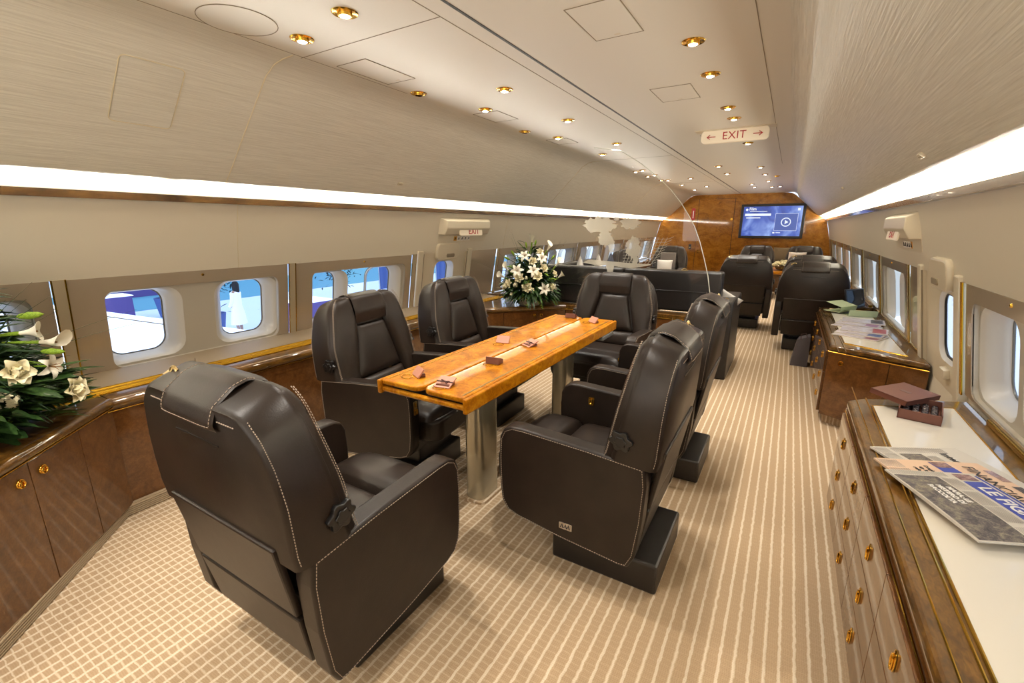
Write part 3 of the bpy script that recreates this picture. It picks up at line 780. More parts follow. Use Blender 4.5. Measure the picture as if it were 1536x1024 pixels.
# angled end panel seam and pull of the second credenza
A = Vector((1.415-1.65, 3.62-4.4, 0)); B = Vector((1.885-1.65, 3.38-4.4, 0)); d = (B-A).normalized(); n = Vector((d.y, -d.x, 0))
T = Matrix(((d.x, n.x, 0, A.x), (d.y, n.y, 0, A.y), (0, 0, 1, 0), (0, 0, 0, 1)))
e1 = MB().box(.004, .34, 0, .012, .075, CZ-.045, T).build('end_door', M['cab_wood'], c2, bevel=.002, smooth=False)
MB().box(.343, (B-A).length, 0, .012, .075, CZ-.045, T).build('end_panel', M['cab_wood'], c2, bevel=.002, smooth=False)
ringpull(T @ Matrix.Translation((.085, .013, .455)) @ Matrix(((1, 0, 0, 0), (0, 0, 1, 0), (0, 1, 0, 0), (0, 0, 0, 1))), e1)
MB().tube([T @ Vector((0, .012, CZ-.042)), T @ Vector(((B-A).length, .012, CZ-.042))], .0035, 6).build('gold_bead', M['gold'], c2)
# ledge on the right beyond the second credenza
t = empty('aft_ledge', (1.65, 8.5, 0))
MB().box(.06, .235, -2.9, 3.2, .0, .52).build('panel', M['cab_wood'], t, smooth=False)
MB().box(.04, .235, -2.9, 3.2, .52, .56).build('top', M['trim_wood'], t, bevel=.01)
MB().box(.19, .22, -2.9, 3.2, .56, .58).build('gold_strip', M['goldstrip'], t, smooth=False)
tag(t, 'long dark wood ledge beside the far aisle chairs', 'side ledge')
t = empty('aft_ledge', (-1.65, 8.0, 0))
MB().box(-.235, -.02, -3.6, 3.7, .0, .535).build('panel', M['cab_wood'], t, smooth=False)
MB().box(-.235, 0, -3.6, 3.7, .535, .575).build('top', M['trim_wood'], t, bevel=.01)
tag(t, 'dark wood ledge along the far wall beyond the glass screen', 'side ledge')

# ------------------------------------------------------------------ dining table
def table():
    t = empty('dining_table', (-.097, 2.14, 0)); W = .216; Ln = .86; Z = .70
    # two folding leaves lying on a frame
    for s in (-1, 1):
        x0, x1 = (-W, -.004) if s < 0 else (.004, W)
        lp = rrect(x0, x1, -Ln, Ln, .012, 3)
        r = .035
        lp = []
        corners = [(x1, Ln, 0), (x0, Ln, 90), (x0, -Ln, 180), (x1, -Ln, 270)]
        for (cx_, cy_, a0) in corners:
            rr = .045 if abs(cx_) < .01 else .008
            ccx = cx_-rr*(1 if cx_ == x1 else -1); ccy = cy_-rr*(1 if cy_ > 0 else -1)
            for k in range(7):
                a = math.radians(a0+90*k/6); lp.append((ccx+rr*math.cos(a), ccy+rr*math.sin(a)))
        MB().prism(lp, Z-.022, Z, lambda a, b, c: (a, b, c)).build('table_leaf', M['table_wood'], t, bevel=.006, bseg=3)
        MB().box(s*(W-.020)-.004, s*(W-.020)+.004, -Ln+.02, Ln-.02, Z-.001, Z+.001).build('inlay_line', M['brass'] if s > 0 else M['goldstrip'], t, smooth=False)
        MB().box(min(s*(W), s*(W+.020)), max(s*W, s*(W+.020)), -Ln-.01, Ln+.01, Z-.062, Z-.001).build('side_rail', M['table_wood'], t, bevel=.006)
    for e in (-1, 1):
        MB().tube([(-W, e*(Ln-.012), Z-.045), (W, e*(Ln-.012), Z-.045)], .012, 10).build('end_roll', M['table_wood'], t)
    MB().box(-W+.02, W-.02, -Ln+.04, Ln-.04, Z-.05, Z-.024).build('underframe', M['black'], t, smooth=False)
    for y in (-.44, .52):
        MB().prism(rrect(-.052, .052, -.085, .085, .035, 5), 0, Z-.05, lambda a, b, c: (a, b+y, c)).build('pedestal_leg', M['ivory_leg'], t, angle=40)
        MB().prism(rrect(-.07, .07, -.10, .10, .04, 5), 0, .012, lambda a, b, c: (a, b+y, c)).build('foot_collar', M['carpet'], t, angle=40)
    MB().box(-.13, .24, .60, .80, Z-.09, Z-.062).build('slide_tray', M['bezel'], t, bevel=.006)
    tag(t, 'narrow glossy golden burl folding table on two pale pedestals between the armchairs', 'table')
table()

# little wrapped place gifts on the table
def gift(x, y, rz, kind, label):
    t = empty('place_gift', (x, y, .7015), rz)
    if kind == 'wedge':
        MB().add([(-.035, -.024, 0), (.035, -.024, 0), (.035, .024, 0), (-.035, .024, 0), (-.035, -.020, .034), (.035, -.020, .034), (.035, .024, .020), (-.035, .024, .020)],
                 [(0, 3, 2, 1), (4, 5, 6, 7), (0, 1, 5, 4), (1, 2, 6, 5), (2, 3, 7, 6), (3, 0, 4, 7)]).build('packet', [M['cocoa']], t, bevel=.002)
        MB().box(-.033, .033, -.018, .022, 0, .0015, Matrix.Translation((0, 0, .0262)) @ Matrix.Rotation(-.31, 4, 'X')).build('top_card', M['pinkcard'], t, bevel=.0005)
    elif kind == 'flat':
        T = Matrix.Rotation(.42, 4, 'X')
        MB().box(-.036, .036, -.034, .034, .012, .018, T).build('top_card', M['pinkcard'], t, bevel=.0015)
        MB().box(-.034, .034, -.032, .032, .0, .012, T).build('packet', M['cocoa'], t, bevel=.002) if False else MB().box(-.03, .03, -.03, .022, 0, .012).build('packet', M['cocoa'], t, bevel=.002)
        mb = MB(); mb.tube([T @ Vector((-.037, 0, .0185)), T @ Vector((.037, 0, .0185))], .003, 6)
        mb.tube([T @ Vector((0, 0, .021)), T @ Vector((-.014, -.008, .024)), T @ Vector((-.018, .006, .022)), T @ Vector((0, 0, .021)), T @ Vector((.016, -.012, .024)), T @ Vector((.02, .002, .022)), T @ Vector((0, 0, .021))], .0028, 6)
        mb.build('ribbon_bow', M['ribbon'], t)
    else:
        T = Matrix.Rotation(.9, 4, 'X')
        MB().box(-.038, .038, 0, .045, -.004, .004, T).build('leaning_card', M['pinkcard'], t, bevel=.0015)
        MB().box(-.03, .03, .01, .036, 0, .014).build('packet', M['cocoa'], t, bevel=.002)
    mb = MB(); mb.tube([(.03*math.cos(a*PI/10)-.01, .022*math.sin(a*PI/10)-.034, .002) for a in range(20)], .0016, 5, closed=True)
    mb.build('gold_cord', M['gold'], t)
    tag(t, label, 'wrapped gift', 'small brown and pink wrapped gifts on the table')
gift(-.215, 1.38, -.5, 'lean', 'leaning pink card gift at the near end of the table, on the window leaf')
gift(-.03, 1.36, .15, 'flat', 'flat pink card gift with brown bow at the near corner of the table')
gift(-.03, 1.72, .1, 'wedge', 'wedge-shaped brown box gift on the aisle leaf, second from the near end')
gift(-.20, 2.06, .2, 'lean', 'leaning card gift midway along the window leaf of the table')
gift(-.04, 2.10, -.5, 'flat', 'tilted pink card gift with bow midway along the aisle leaf')
gift(-.17, 2.93, .05, 'wedge', 'pink box gift at the far end of the table on the window leaf')
gift(.02, 2.84, -.6, 'lean', 'leaning pink card gift at the far end of the table on the aisle leaf')

# ------------------------------------------------------------------ armchair
def dashes(mb, pts, r=.0011, dash=.0055, gap=.0035):
    pts = [Vector(p) for p in pts]; acc = 0; on = True; seg = [pts[0]]; need = dash
    for a, b in zip(pts, pts[1:]):
        l = (b-a).length; pos = 0
        if l < 1e-9: continue
        while l-pos > need:
            pos += need; p = a+(b-a)*(pos/l)
            if on: mb.tube([seg[-1], p], r, 4, cap=False)
            seg = [p]; on = not on; need = dash if on else gap
        need -= (l-pos)
        if on and (b-seg[-1]).length > 1e-6: mb.tube([seg[-1], b], r, 4, cap=False)
        seg = [b]
HW = .315      # half width
def backprof(z):     # f coordinate of the front face of the back at height z
    t = (z-.40)/.64
    return .185-.19*t-.0*t*t
def rearf(z):
    t = (z-.20)/.80
    return .03-.145*t
def hw_at(z):   # half-width outline of back
    if z < .74: return HW
    t = (z-.74)/(1.035-.74)
    return HW-.068*t**1.15
def chair(name='swivel_armchair', detail=True, latch_side=1):
    t = empty(name, (0, 0, 0))
    # --- back shell: rounded outline lofted between rear and front faces
    zs = [.56, .62, .70, .78, .84, .90, .95, .985, 1.01, 1.027, 1.035]
    R = []
    for z in zs:
        t_ = max(0, (z-.94)/.095); w = hw_at(z)-.058*(1-math.sqrt(max(0, 1-t_*t_))) if t_ > 0 else hw_at(z)
        R.append((w, z))
    out = [(w, z) for w, z in R]+[(-w, z) for w, z in R[::-1]]
    def lean_map(w, z, d):      # d in 0 (rear) .. 1 (front)
        f0 = rearf(z); f1 = backprof(z)-.012
        return (w, f0+(f1-f0)*d, z)
    mb = MB()
    loops = []
    for d, k in ((0, .955), (.05, .985), (.14, 1.0), (.85, 1.0), (.95, .99), (1.0, .965)):
        lp = []
        for w, z in out:
            zc = .80; zz = zc+(z-zc)*(1 if z < .7 else (k*.5+.5)); lp.append(lean_map(w*k, zz, d))
        loops.append(lp)
    ring_loft(mb, loops); mb.add(loops[0], [list(range(len(out)))]); mb.add(loops[-1], [list(range(len(out)))])
    mb.build('backrest', M['leather'], t, angle=50, weld=True)
    # --- rear panel insert
    rp = [(-.235, .60), (.235, .60), (.25, .80), (.205, .93), (.17, .955), (-.17, .955), (-.205, .93), (-.25, .80)]
    MB().prism([(-.10, .865), (.10, .865), (.10, .874), (-.10, .874)], -.002, .003, lambda a, b, c: (a, rearf(b)-c, b)).build('pocket_slot', M['black'], t, bevel=.001)
    # headrest flap wrapping over the top
    def P(u, v): # v along wrap
        ang = v
        pts = [(backprof(.86)+.004, .86), (backprof(.92)+.016, .93), (backprof(.99)+.004, 1.005), (backprof(1.03)-.035, 1.043), ((backprof(1.03)+rearf(1.03))/2-.01, 1.048), (rearf(1.02)+.004, 1.03), (rearf(.99)-.008, .995), (rearf(.95)-.006, .955)]
        x = v*(len(pts)-1); i = min(int(x), len(pts)-2); fr = x-i
        f_ = pts[i][0]*(1-fr)+pts[i+1][0]*fr; z_ = pts[i][1]*(1-fr)+pts[i+1][1]*fr
        w = .122
        uu = (2*u-1); e = 1-.75*abs(uu)**8; e *= 1-.9*max(0, (v-.93)/.07)**2
        nx = math.cos(PI*min(1, max(0, (v-.15)/.7))); nz = math.sin(PI*min(1, max(0, (v-.15)/.7)))
        return Vector((uu*w, f_+nx*.009*e, z_+nz*.007*e))
    mb = MB(); mb.grid(P, 20, 30)
    mb.build('headrest', M['leather'], t, angle=80)
    # --- front bolsters
    for s in (-1, 1):
        def Pb(u, v, s=s):
            z = .44+.585*v
            wi = .125+.035*max(0, (.80-z)/.36) if z < .80 else .125-.012*min(1, (z-.80)/.1)
            wi = .175-.0*v if z < .66 else wi
            wi = .185*(1-min(1, max(0, (z-.50)/.32)))+.113*min(1, max(0, (z-.50)/.32))
            w2 = hw_at(z)-.004-(.058*(1-math.sqrt(max(0, 1-(max(0, (z-.94)/.1))**2))) if z > .94 else 0)
            w = wi+(w2-wi)*u
            return (s*w, backprof(z)-.014-.012*u**3, z)
        mb = MB(); mb.puff(Pb, lambda u, v: (0, .95, .2), .042, 12, 26, 4)
        mb.build('back_bolster', M['leather'], t, angle=80)
    # --- lumbar cushion and lower roll
    def Pl(u, v):
        z = .545+.30*v
        w = .185*(1-min(1, max(0, (z-.50)/.32)))+.113*min(1, max(0, (z-.50)/.32))-.004
        return ((2*u-1)*w, backprof(z)-.010, z)
    MB().puff(Pl, lambda u, v: (0, .95, .2), .026, 14, 14, 6).build('lumbar_cushion', M['leather'], t, angle=80)
    def Pr(u, v):
        z = .43+.11*v; return ((2*u-1)*.185, backprof(z)-.012, z)
    MB().puff(Pr, lambda u, v: (0, .95, .2), .034, 14, 8, 3).build('lower_roll', M['leather'], t, angle=80)
    # --- arms (side panels)
    sp = [(.0, .565), (.44, .595)]
    pan = [(0.0, .20), (.02, .185), (.05, .18)] + [(.50, .235), (.535, .25), (.552, .29), (.560, .42), (.560, .54), (.548, .578), (.52, .594), (.46, .594)] + [(.0, .566), (-.012, .50), (-.006, .36)]
    pan = [(.035, .175), (.06, .172), (.30, .195), (.48, .222), (.525, .238), (.548, .275), (.556, .34), (.560, .46), (.556, .545), (.540, .580), (.508, .596), (.46, .597), (.20, .583), (.0, .566), (-.008, .50), (-.002, .36), (.015, .22)]
    for s in (-1, 1):
        mb = MB(); a, b = (HW-.068, HW) if s > 0 else (-HW, -HW+.068)
        mb.prism(pan, a, b, lambda f, z, c: (c, f, z)); mb.build('armrest', M['leather'], t, bevel=.009, bseg=3, angle=40)
        # star knob
        lp = []
        for k in range(36):
            an = k*PI/18; r = .036*(1+.16*math.cos(6*an)); lp.append((r*math.cos(an), r*math.sin(an)))
        mb = MB(); mb.prism(lp, 0, .014, lambda q, w, c: (s*(HW+.002+c), .075+q, .655+w)); mb.prism([(q*.55, w*.55) for q, w in lp], .014, .018, lambda q, w, c: (s*(HW+.002+c), .075+q, .655+w))
        mb.build('recline_knob', M['black'], t, bevel=.003, angle=50)
        # gold latch at arm front inner
        mb = MB(); mb.prism(rrect(-.014, .014, -.034, .034, .005, 3), 0, .004, lambda q, w, c: (s*(HW-.034)+q, .5575+c, .49+w))
        mb.build('arm_latch', M['brass'], t, bevel=.001)
        mb = MB(); mb.prism(rrect(-.010, .010, -.030, -.004, .003, 3), .0045, .011, lambda q, w, c: (s*(HW-.034)+q, .5575+c, .49+w)); mb.prism(rrect(-.007, .007, .004, .028, .003, 3), .0045, .006, lambda q, w, c: (s*(HW-.034)+q, .5575+c, .49+w))
        mb.build('latch_button', M['gold'], t, bevel=.001)
        # inner buckle plate on the arm
        T = Matrix(((0, 0, -s, s*(HW-.0685)), (1, 0, 0, .40), (0, 1, 0, .53), (0, 0, 0, 1)))
        mb = MB(); mb.prism(rrect(-.014, .014, -.02, .02, .006, 4), 0, .004, lambda a_, b_, c_: (a_, b_, c_), T); mb.tube([(.007*math.cos(q*PI/6), .012*math.sin(q*PI/6), .006) for q in range(12)], .003, 5, closed=True, T=T)
        mb.build('ashtray_pull', M['gold'], t)
    # --- seat
    def Ps(u, v):
        f = .12+.47*v; return ((2*u-1)*(HW-.070), f, .405+.012*v)
    mb = MB(); mb.puff(lambda u, v: ((2*u-1)*(HW-.072), .13+.30*v, .40), lambda u, v: (0, 0, 1), .045, 16, 14, 6)
    mb.build('seat', M['leather'], t, angle=80)
    mb = MB(); mb.puff(lambda u, v: ((2*u-1)*(HW-.072), .43+.20*v-.03*abs(2*u-1)**4*v, .405+.0*v), lambda u, v: (0, 0, 1), .058, 16, 12, 4)
    mb.build('seat_front_roll', M['leather'], t, angle=80)
    fr = [(-.235, .40), (-.235, .60), (-.19, .645), (.19, .645), (.235, .60), (.235, .40)]
    MB().prism(fr, .29, .41, lambda a, b, c: (a, b, c)).build('leg_rest', M['leather'], t, bevel=.022, bseg=3)
    MB().box(-HW+.07, HW-.07, .03, .52, .23, .40).build('seat_frame', M['leather2'], t, bevel=.01)
    # --- rear lower shell
    mb = MB(); mb.prism([(-.235, .375), (.235, .375), (.245, .60), (-.245, .60)], 0, .02, lambda a, b, c: (a, rearf(b)+.012-c, b)); mb.build('lower_back_panel', M['leather'], t, bevel=.006)
    mb = MB(); mb.prism([(-.225, .20), (.225, .20), (.24, .365), (-.24, .365)], 0, .02, lambda a, b, c: (a, rearf(b)+.012-c, b)); mb.build('rear_skirt', M['leather'], t, bevel=.006)
    # --- base
    MB().box(-.16, .16, .06, .34, .12, .24).build('swivel_column', M['black'], t, bevel=.01)
    MB().box(-.197, .197, -.045, .378, .0, .125).build('base', M['leather2'], t, bevel=.010)
    # --- coat hook
    mb = MB(); mb.box(-.03, .03, -.014, .014, 0, .003, Matrix.Translation((-.19, -.062, 1.0265)) @ Matrix.Rotation(.08, 4, 'X'))
    mb.tube([(-.19+.016*math.cos(a*PI/8), -.062, 1.032+.013*math.sin(a*PI/8)) for a in range(9)], .0035, 6)
    mb.tube([(-.19, -.07, 1.032), (-.19, -.062, 1.046), (-.17, -.06, 1.036)], .003, 6)
    mb.build('coat_hook', M['brass'], t)
    # --- stitching
    if detail:
        mb = MB()
        for s in (-1, 1):
            for k in (.0, .007):
                edge = [(s*(hw_at(z)-.007-(.058*(1-math.sqrt(max(0, 1-(max(0, (z-.94)/.1))**2))) if z > .94 else 0)), z) for z in [.575+.02*i for i in range(23)] if z < 1.02]
                dashes(mb, [(w*1.0-s*k, backprof(z)-.004+.012-k*.2, z) for w, z in edge])
            e2 = [(s*(hw_at(z)*.992-(.058*(1-math.sqrt(max(0, 1-(max(0, (z-.94)/.1))**2))) if z > .94 else 0)), rearf(z)+.012, z) for z in [.575+.02*i for i in range(23)] if z < 1.02]
            dashes(mb, e2)
            o_ = s*(HW+.0008)
            pp = pan[:]
            cxp, czp = .27, .39
            ins = [(cxp+(a-cxp)*.965, czp+(b-czp)*.955) for a, b in pp]
            dashes(mb, [(o_, a, b) for a, b in ins+ins[:1]])
            dashes(mb, [(s*.108, f_, z_) for f_, z_ in [(backprof(1.03)-.035, 1.0445), ((backprof(1.03)+rearf(1.03))/2-.01, 1.0495), (rearf(1.02)+.004, 1.0325)]])
        dashes(mb, [Vector(P(u/24, .90))+Vector((0, -.0015, 0)) for u in range(1, 24)])
        for ue in (.04, .96): dashes(mb, [Vector(P(ue, v/24))+Vector((0, -.001, .0012)) for v in range(9, 22)])
        for s in (-1, 1): dashes(mb, [(s*x, rearf(.995)-.002, 1.0) for x in [.125+.01*i for i in range(8)]])
        mb.build('stitching', M['thread'], t, smooth=False)
    for c_ in t.children:       # sit the back lower and a little more upright
        for v in c_.data.vertices:
            if v.co.z > .6:
                k = (v.co.z-.6)/.435; v.co.z = .6+(v.co.z-.6)*.89; v.co.y += .055*k
                v.co.z -= .055*min(1, max(0, (.07-v.co.y)/.14))*min(1, max(0, (v.co.z-.82)/.13))
    return t
def slide_base(o, d):
    for c_ in o.children:
        if c_.name.split('.')[0] in ('base', 'swivel_column'): c_.location.y += d
ch = chair()
G = 'dark brown leather swivel armchairs round the long table'
def put(o, x, y, rz, label, group=G):
    o.location = (x, y, 0); o.rotation_euler = (0, 0, rz); tag(o, label, 'armchair', group); return o
put(ch, -.075, .53, 0, 'nearest brown leather armchair, its back to the camera at the table end')
a2 = put(copy_tree(ch), -.92, 1.70, -PI/2+math.radians(7), 'brown leather armchair by the portholes beside the near end of the table')
a3 = put(copy_tree(ch), -.97, 2.57, -PI/2+math.radians(2), 'brown leather armchair between the left exit door and the table')
a4 = put(copy_tree(ch), -.03, 3.52, PI, 'brown leather armchair at the far head of the table, facing the camera')
a5 = put(copy_tree(ch), .79, 1.665, PI/2, 'brown leather armchair on the aisle with a metal nameplate on its side')
a6 = put(copy_tree(ch), .79, 2.55, PI/2, 'second brown leather armchair on the aisle, behind the nameplate one')
for o_, d_ in ((ch, .22), (a2, .14), (a3, .14)): slide_base(o_, d_)
# name plate and seat belt of the aisle chair
mb = MB(); mb.prism(rrect(-.026, .026, -.014, .014, .003, 2), 0, .002, lambda a, b, c: (-HW-.001-c, .27+a, .255+b)); 
np_ = mb.build('name_plate', M['chrome'], a5, bevel=.0008); np_['label'] = 'small metal nameplate'
mb = MB()
for y_ in (.253, .265, .279): mb.tube([(-HW-.0036, y_, .247), (-HW-.0036, y_+.005, .262), (-HW-.0036, y_+.010, .248)], .0018, 5)
mb.build('plate_engraving', M['ink'], np_)
for ob in (a5,):
    mb = MB()
    mb.add([(-.24, .20, .452), (-.24, .24, .452), (-.10, .30, .458), (-.08, .27, .458)], [(0, 1, 2, 3)])
    mb.add([(-.24, .20, .455), (-.24, .24, .455), (-.10, .30, .461), (-.08, .27, .461)], [(0, 1, 2, 3)])
    mb.build('seat_belt', M['greyfab'], ob)
    MB().box(-.03, .03, -.018, .018, 0, .012, Matrix.Translation((-.08, .29, .458)) @ Matrix.Rotation(.5, 4, 'Z')).build('belt_buckle', M['brass'], ob, bevel=.004)

# ---------------- far chairs (rear view)
G2 = 'far armchairs in the aft cabin'
for o_ in (a4, a5, a6):
    for c_ in o_.children:
        if c_.name.startswith('coat_hook'): c_.location.x += .38
put(copy_tree(ch), .655, 6.62, 0, 'far armchair seen from behind, alone on the aisle before the screen', G2)
put(copy_tree(ch), 1.355, 5.60, 0, 'armchair seen from behind next to the magazine credenza', G2)
put(copy_tree(ch), 1.365, 7.0, 0, 'armchair seen from behind, just past the one by the magazine credenza', G2)
put(copy_tree(ch), .56, 10.4, PI, 'far armchair facing the camera right under the left edge of the screen', G2)
put(copy_tree(ch), 1.36, 10.4, PI, 'far armchair facing the camera in the corner under the screen', G2)
ag = put(copy_tree(ch), -.85, 9.2, PI, 'far armchair with a grey back pad beside the red placard wall', G2)
MB().box(-.14, .14, .19, .215, .50, .86, Matrix.Rotation(.0, 4, 'X')).build('back_pad', M['greyfab'], ag, bevel=.008)
put(copy_tree(ch), -1.2, 7.4, -PI/2-.3, 'far armchair in profile seen through the etched glass map', G2)

# far table with centrepiece
t = empty('far_table', (1.35, 8.7, 0))
MB().prism(rrect(-.45, .45, -.62, .62, .03, 4), .62, .66, lambda a, b, c: (a, b, c)).build('table_top', M['table_wood'], t, bevel=.008)
MB().prism(rrect(-.06, .06, -.10, .10, .03, 4), 0, .62, lambda a, b, c: (a, b, c)).build('pedestal_leg', M['ivory_leg'], t)
tag(t, 'golden wood dining table between the far aisle armchairs', 'table')

# ------------------------------------------------------------------ cushions
def pillow(x, y, z, w, rot, mat, label):
    t_ = MB().puff(lambda u, v: ((2*u-1)*w/2*(1-.06*(1-abs(2*v-1)**2)), 0, (2*v-1)*w/2*(1-.06*(1-abs(2*u-1)**2))), lambda u, v: (0, 1, 0), w*.16, 16, 16, 2.2, back=1).build('cushion', mat, None, angle=80, weld=True)
    t_.location = (x, y, z); t_.rotation_euler = rot
    return tag(t_, label, 'cushion')
pillow(-.85, 8.74, .60, .28, (-.15, 0, 0), M['pillow'], 'white cushion on the far armchair with the grey back pad')
pillow(.96, 11.3, .76, .30, (.0, .0, 0), M['knitbeige'], 'beige knitted cushion between the two armchairs under the screen')
pillow(1.22, 9.0, .80, .26, (.3, 0, .2), M['pillow'], 'white cushion standing on the far golden table')

t = empty('side_console', (.96, 11.3, 0))
MB().box(-.16, .16, -.3, .3, 0, .58).build('carcass', M['cab_wood'], t, bevel=.005); MB().box(-.17, .17, -.31, .31, .58, .605).build('top', M['trim_wood'], t, bevel=.006); MB().box(-.14, .14, -.315, -.3, .3, .56).build('door', M['cab_wood'], t, bevel=.003)
tag(t, 'small wood console against the burl wall carrying the beige cushion', 'console')
# ------------------------------------------------------------------ sofa behind the divider
t = empty('sofa', (-.25, 4.6, 0))
for a, b in ((-.95, .02), (.03, .89)):
    MB().box(a, b, -.33, -.17, .58, .945).build('back_cushion', M['leather2'], t, bevel=.02, bseg=3)
MB().tube([(-.95, -.335, .765), (.89, -.335, .765)], .004, 6).build('back_seam', M['black'], t)
MB().box(-.95, .87, -.18, .42, .20, .45).build('seat', M['leather2'], t, bevel=.03, bseg=3)
MB().box(-.95, .87, -.16, .40, .05, .2).build('plinth', M['cab_wood'], t)
MB().box(-1.05, -.95, -.33, .42, .05, .72).build('armrest', M['leather2'], t, bevel=.015)
MB().box(.87, 1.0, -.34, .42, .0, .70).build('armrest', M['leather2'], t, bevel=.015)
mb = MB(); mb.box(-.02, .02, -.01, .01, 0, .004, Matrix.Translation((.93, -.2, .70))); mb.tube([(.93+.012*math.cos(a*PI/6), -.2, .705+.01*math.sin(a*PI/6)) for a in range(7)], .003, 6); mb.build('arm_pull', M['brass'], t)
mb = MB(); mb.box(-.03, .03, -.01, .01, 0, .004, Matrix.Translation((.56, -.25, .945))); mb.tube([(.56+.018*math.cos(a*PI/6), -.25, .949+.014*math.sin(a*PI/6)) for a in range(7)], .004, 6); mb.build('coat_hook', M['brass'], t)
tag(t, 'black leather sofa seen from behind beyond the divider cabinet', 'sofa')
pillow(.60, 4.62, .62, .30, (.5, .5, .7), M['pillow'], 'white cushion peeking out by the arm of the black sofa')
# side sofa along left wall with cushions
t = empty('side_sofa', (-1.33, 6.0, 0))
MB().box(-.10, .42, -.8, .8, .12, .44).build('seat', M['leather2'], t, bevel=.03, bseg=3)
MB().box(-.20, -.08, -.8, .8, .3, .86).build('backrest', M['leather2'], t, bevel=.03, bseg=3)
MB().box(-.15, .36, -.78, .78, 0, .12).build('plinth', M['cab_wood'], t)
for s in (-1, 1): MB().box(-.18, .42, s*.86-.06, s*.86+.06, .1, .62).build('armrest', M['leather2'], t, bevel=.03, bseg=3)
tag(t, 'dark side sofa along the wall behind the etched glass map', 'sofa')
pillow(-1.16, 5.45, .72, .36, (0, PI/4, -PI/2+.5), M['pillow'], 'white cushion standing on its corner on the side sofa, nearer one')
pillow(-1.14, 6.05, .72, .36, (0, PI/4, -PI/2+.5), M['pillow'], 'white cushion standing on its corner on the side sofa, middle one')
pillow(-1.12, 6.5, .72, .36, (0, PI/4, -PI/2+.5), simple('navy_fabric', (36, 40, 56), .8), 'dark navy cushion on its corner at the end of the side sofa')

# ------------------------------------------------------------------ etched glass partition
t = empty('glass_partition', (-.6, 4.21, LZ))
gy = 0.0
curve = [(-.55, 2.03), (-.30, 1.985), (-.10, 1.86), (.05, 1.74), (.16, 1.64), (.254, 1.53), (.33, 1.42), (.385, 1.328), (.44, 1.2), (.489, 1.055), (.53, .92), (.565, .75), (.585, .59)]
left = [(-1.86, .60), (-1.78, 1.08), (-1.70, 1.44), (-1.62, 1.46), (-1.53, 1.535), (-1.35, 1.715), (-1.24, 1.82), (-1.13, 1.92), (-1.05, 1.995), (-.98, 2.03), (-.9, 2.042)]
poly = [(a+.6, b-LZ) for a, b in left+curve]
MB().add([(a, 0, b) for a, b in poly], [list(range(len(poly)))]).build('glass_panel', M['glass'], t, smooth=False)
mb = MB(); mb.tube([(a+.6, 0, b-LZ) for a, b in curve], .0035, 5); mb.build('polished_edge', simple('glass_edge', (225, 225, 210), .2), t)
# etched map
random.seed(3)
def blob(cx, cz, rx, rz, n=44, j=.24, seed=1):
    rnd = random.Random(seed); return [(cx+rx*math.cos(2*PI*k/n)*(1+rnd.uniform(-j, j)), cz+rz*math.sin(2*PI*k/n)*(1+rnd.uniform(-j, j))) for k in range(n)]
cont = [blob(-.46, 1.345, .145, .075, seed=2), blob(-.40, 1.22, .065, .07, seed=3), blob(-.335, 1.16, .03, .07, seed=4), blob(-.17, 1.36, .09, .05, seed=5),
        blob(-.13, 1.14, .065, .10, seed=6), blob(-.10, 1.03, .025, .06, seed=7), blob(-.30, 1.40, .03, .018, seed=8)]
mb = MB()
for c_ in cont: mb.prism([(a+.6, b-LZ) for a, b in c_], -.0056, -.0050, lambda a, b, c: (a, c, b))
mb.prism([(a+.6, b-LZ) for a, b in [(-.62, .99), (-.50, .972), (-.38, .97), (-.36, .90), (-.31, .90), (-.30, .97), (-.15, .955), (.02, .985), (.04, .998), (-.1, 1.0), (-.35, 1.012), (-.55, 1.02)]], -.0056, -.0050, lambda a, b, c: (a, c, b))
for i in range(9):
    z = 1.00+.028*i; x1 = .085+.017*i; mb.tube([(-.22+.6, -.0053, z-LZ-.012), (x1-.04+.6, -.0053, z-LZ), (x1+.6, -.0053, z-LZ+.02)], .0019, 4)
for i in range(10):
    x = -.20+.028*i; mb.tube([(x+.6-.02, -.0053, .985-LZ), (x+.6+.02+.004*i, -.0053, 1.1-LZ), (x+.6+.045+.008*i, -.0053, 1.235-LZ)], .0019, 4)
mb.build('etched_world_map', M['etch'], t, smooth=False)
tag(t, 'clear curved-edge glass screen etched with a world map on the divider', 'glass screen')

# ------------------------------------------------------------------ far wall features
t = empty('television', (.68, Y1, 1.45))
MB().box(-.62, .62, -.05, -.004, -.365, .365).build('bezel', M['black'], t, bevel=.006)
MB().box(-.565, .565, -.053, -.050, -.315, .315).build('screen', M['screen'], t, smooth=False)
mb = MB()
mb.lathe([(1e-6, 0), (.025, 0), (.025, .001)], 20, Matrix.Translation((-.50, -.054, .25)) @ Matrix.Rotation(PI/2, 4, 'X'))
mb.tube([(.28+.085*math.cos(a*PI/16), -.055, -.02+.085*math.sin(a*PI/16)) for a in range(32)], .009, 6, closed=True)
mb.prism([(.26, -.065), (.26, .025), (.325, -.02)], -.056, -.054, lambda a, b, c: (a, c, b))
mb.tube([(.07, -.055, -.20), (.49, -.055, -.20), (.49, -.055, .16), (.07, -.055, .16)], .004, 4, closed=True)
mb.box(-.53, -.02, -.055, -.0535, .115, .165)
mb.box(-.50, -.22, -.055, -.0535, .065, .085)
mb.box(.47, .52, -.055, -.0535, .22, .27); mb.box(.05, .09, -.055, -.0535, -.26, -.23); mb.box(.11, .20, -.055, -.0535, -.25, -.237)
txt('Film', .085, Matrix.Translation((-.385, -.0545, .262)) @ Matrix.Rotation(PI/2, 4, 'X'), mb, bold=.002)
mb.box(-.44, -.10, -.055, -.0535, .205, .217)
mb.build('screen_menu', M['screenwhite'], t, smooth=False)
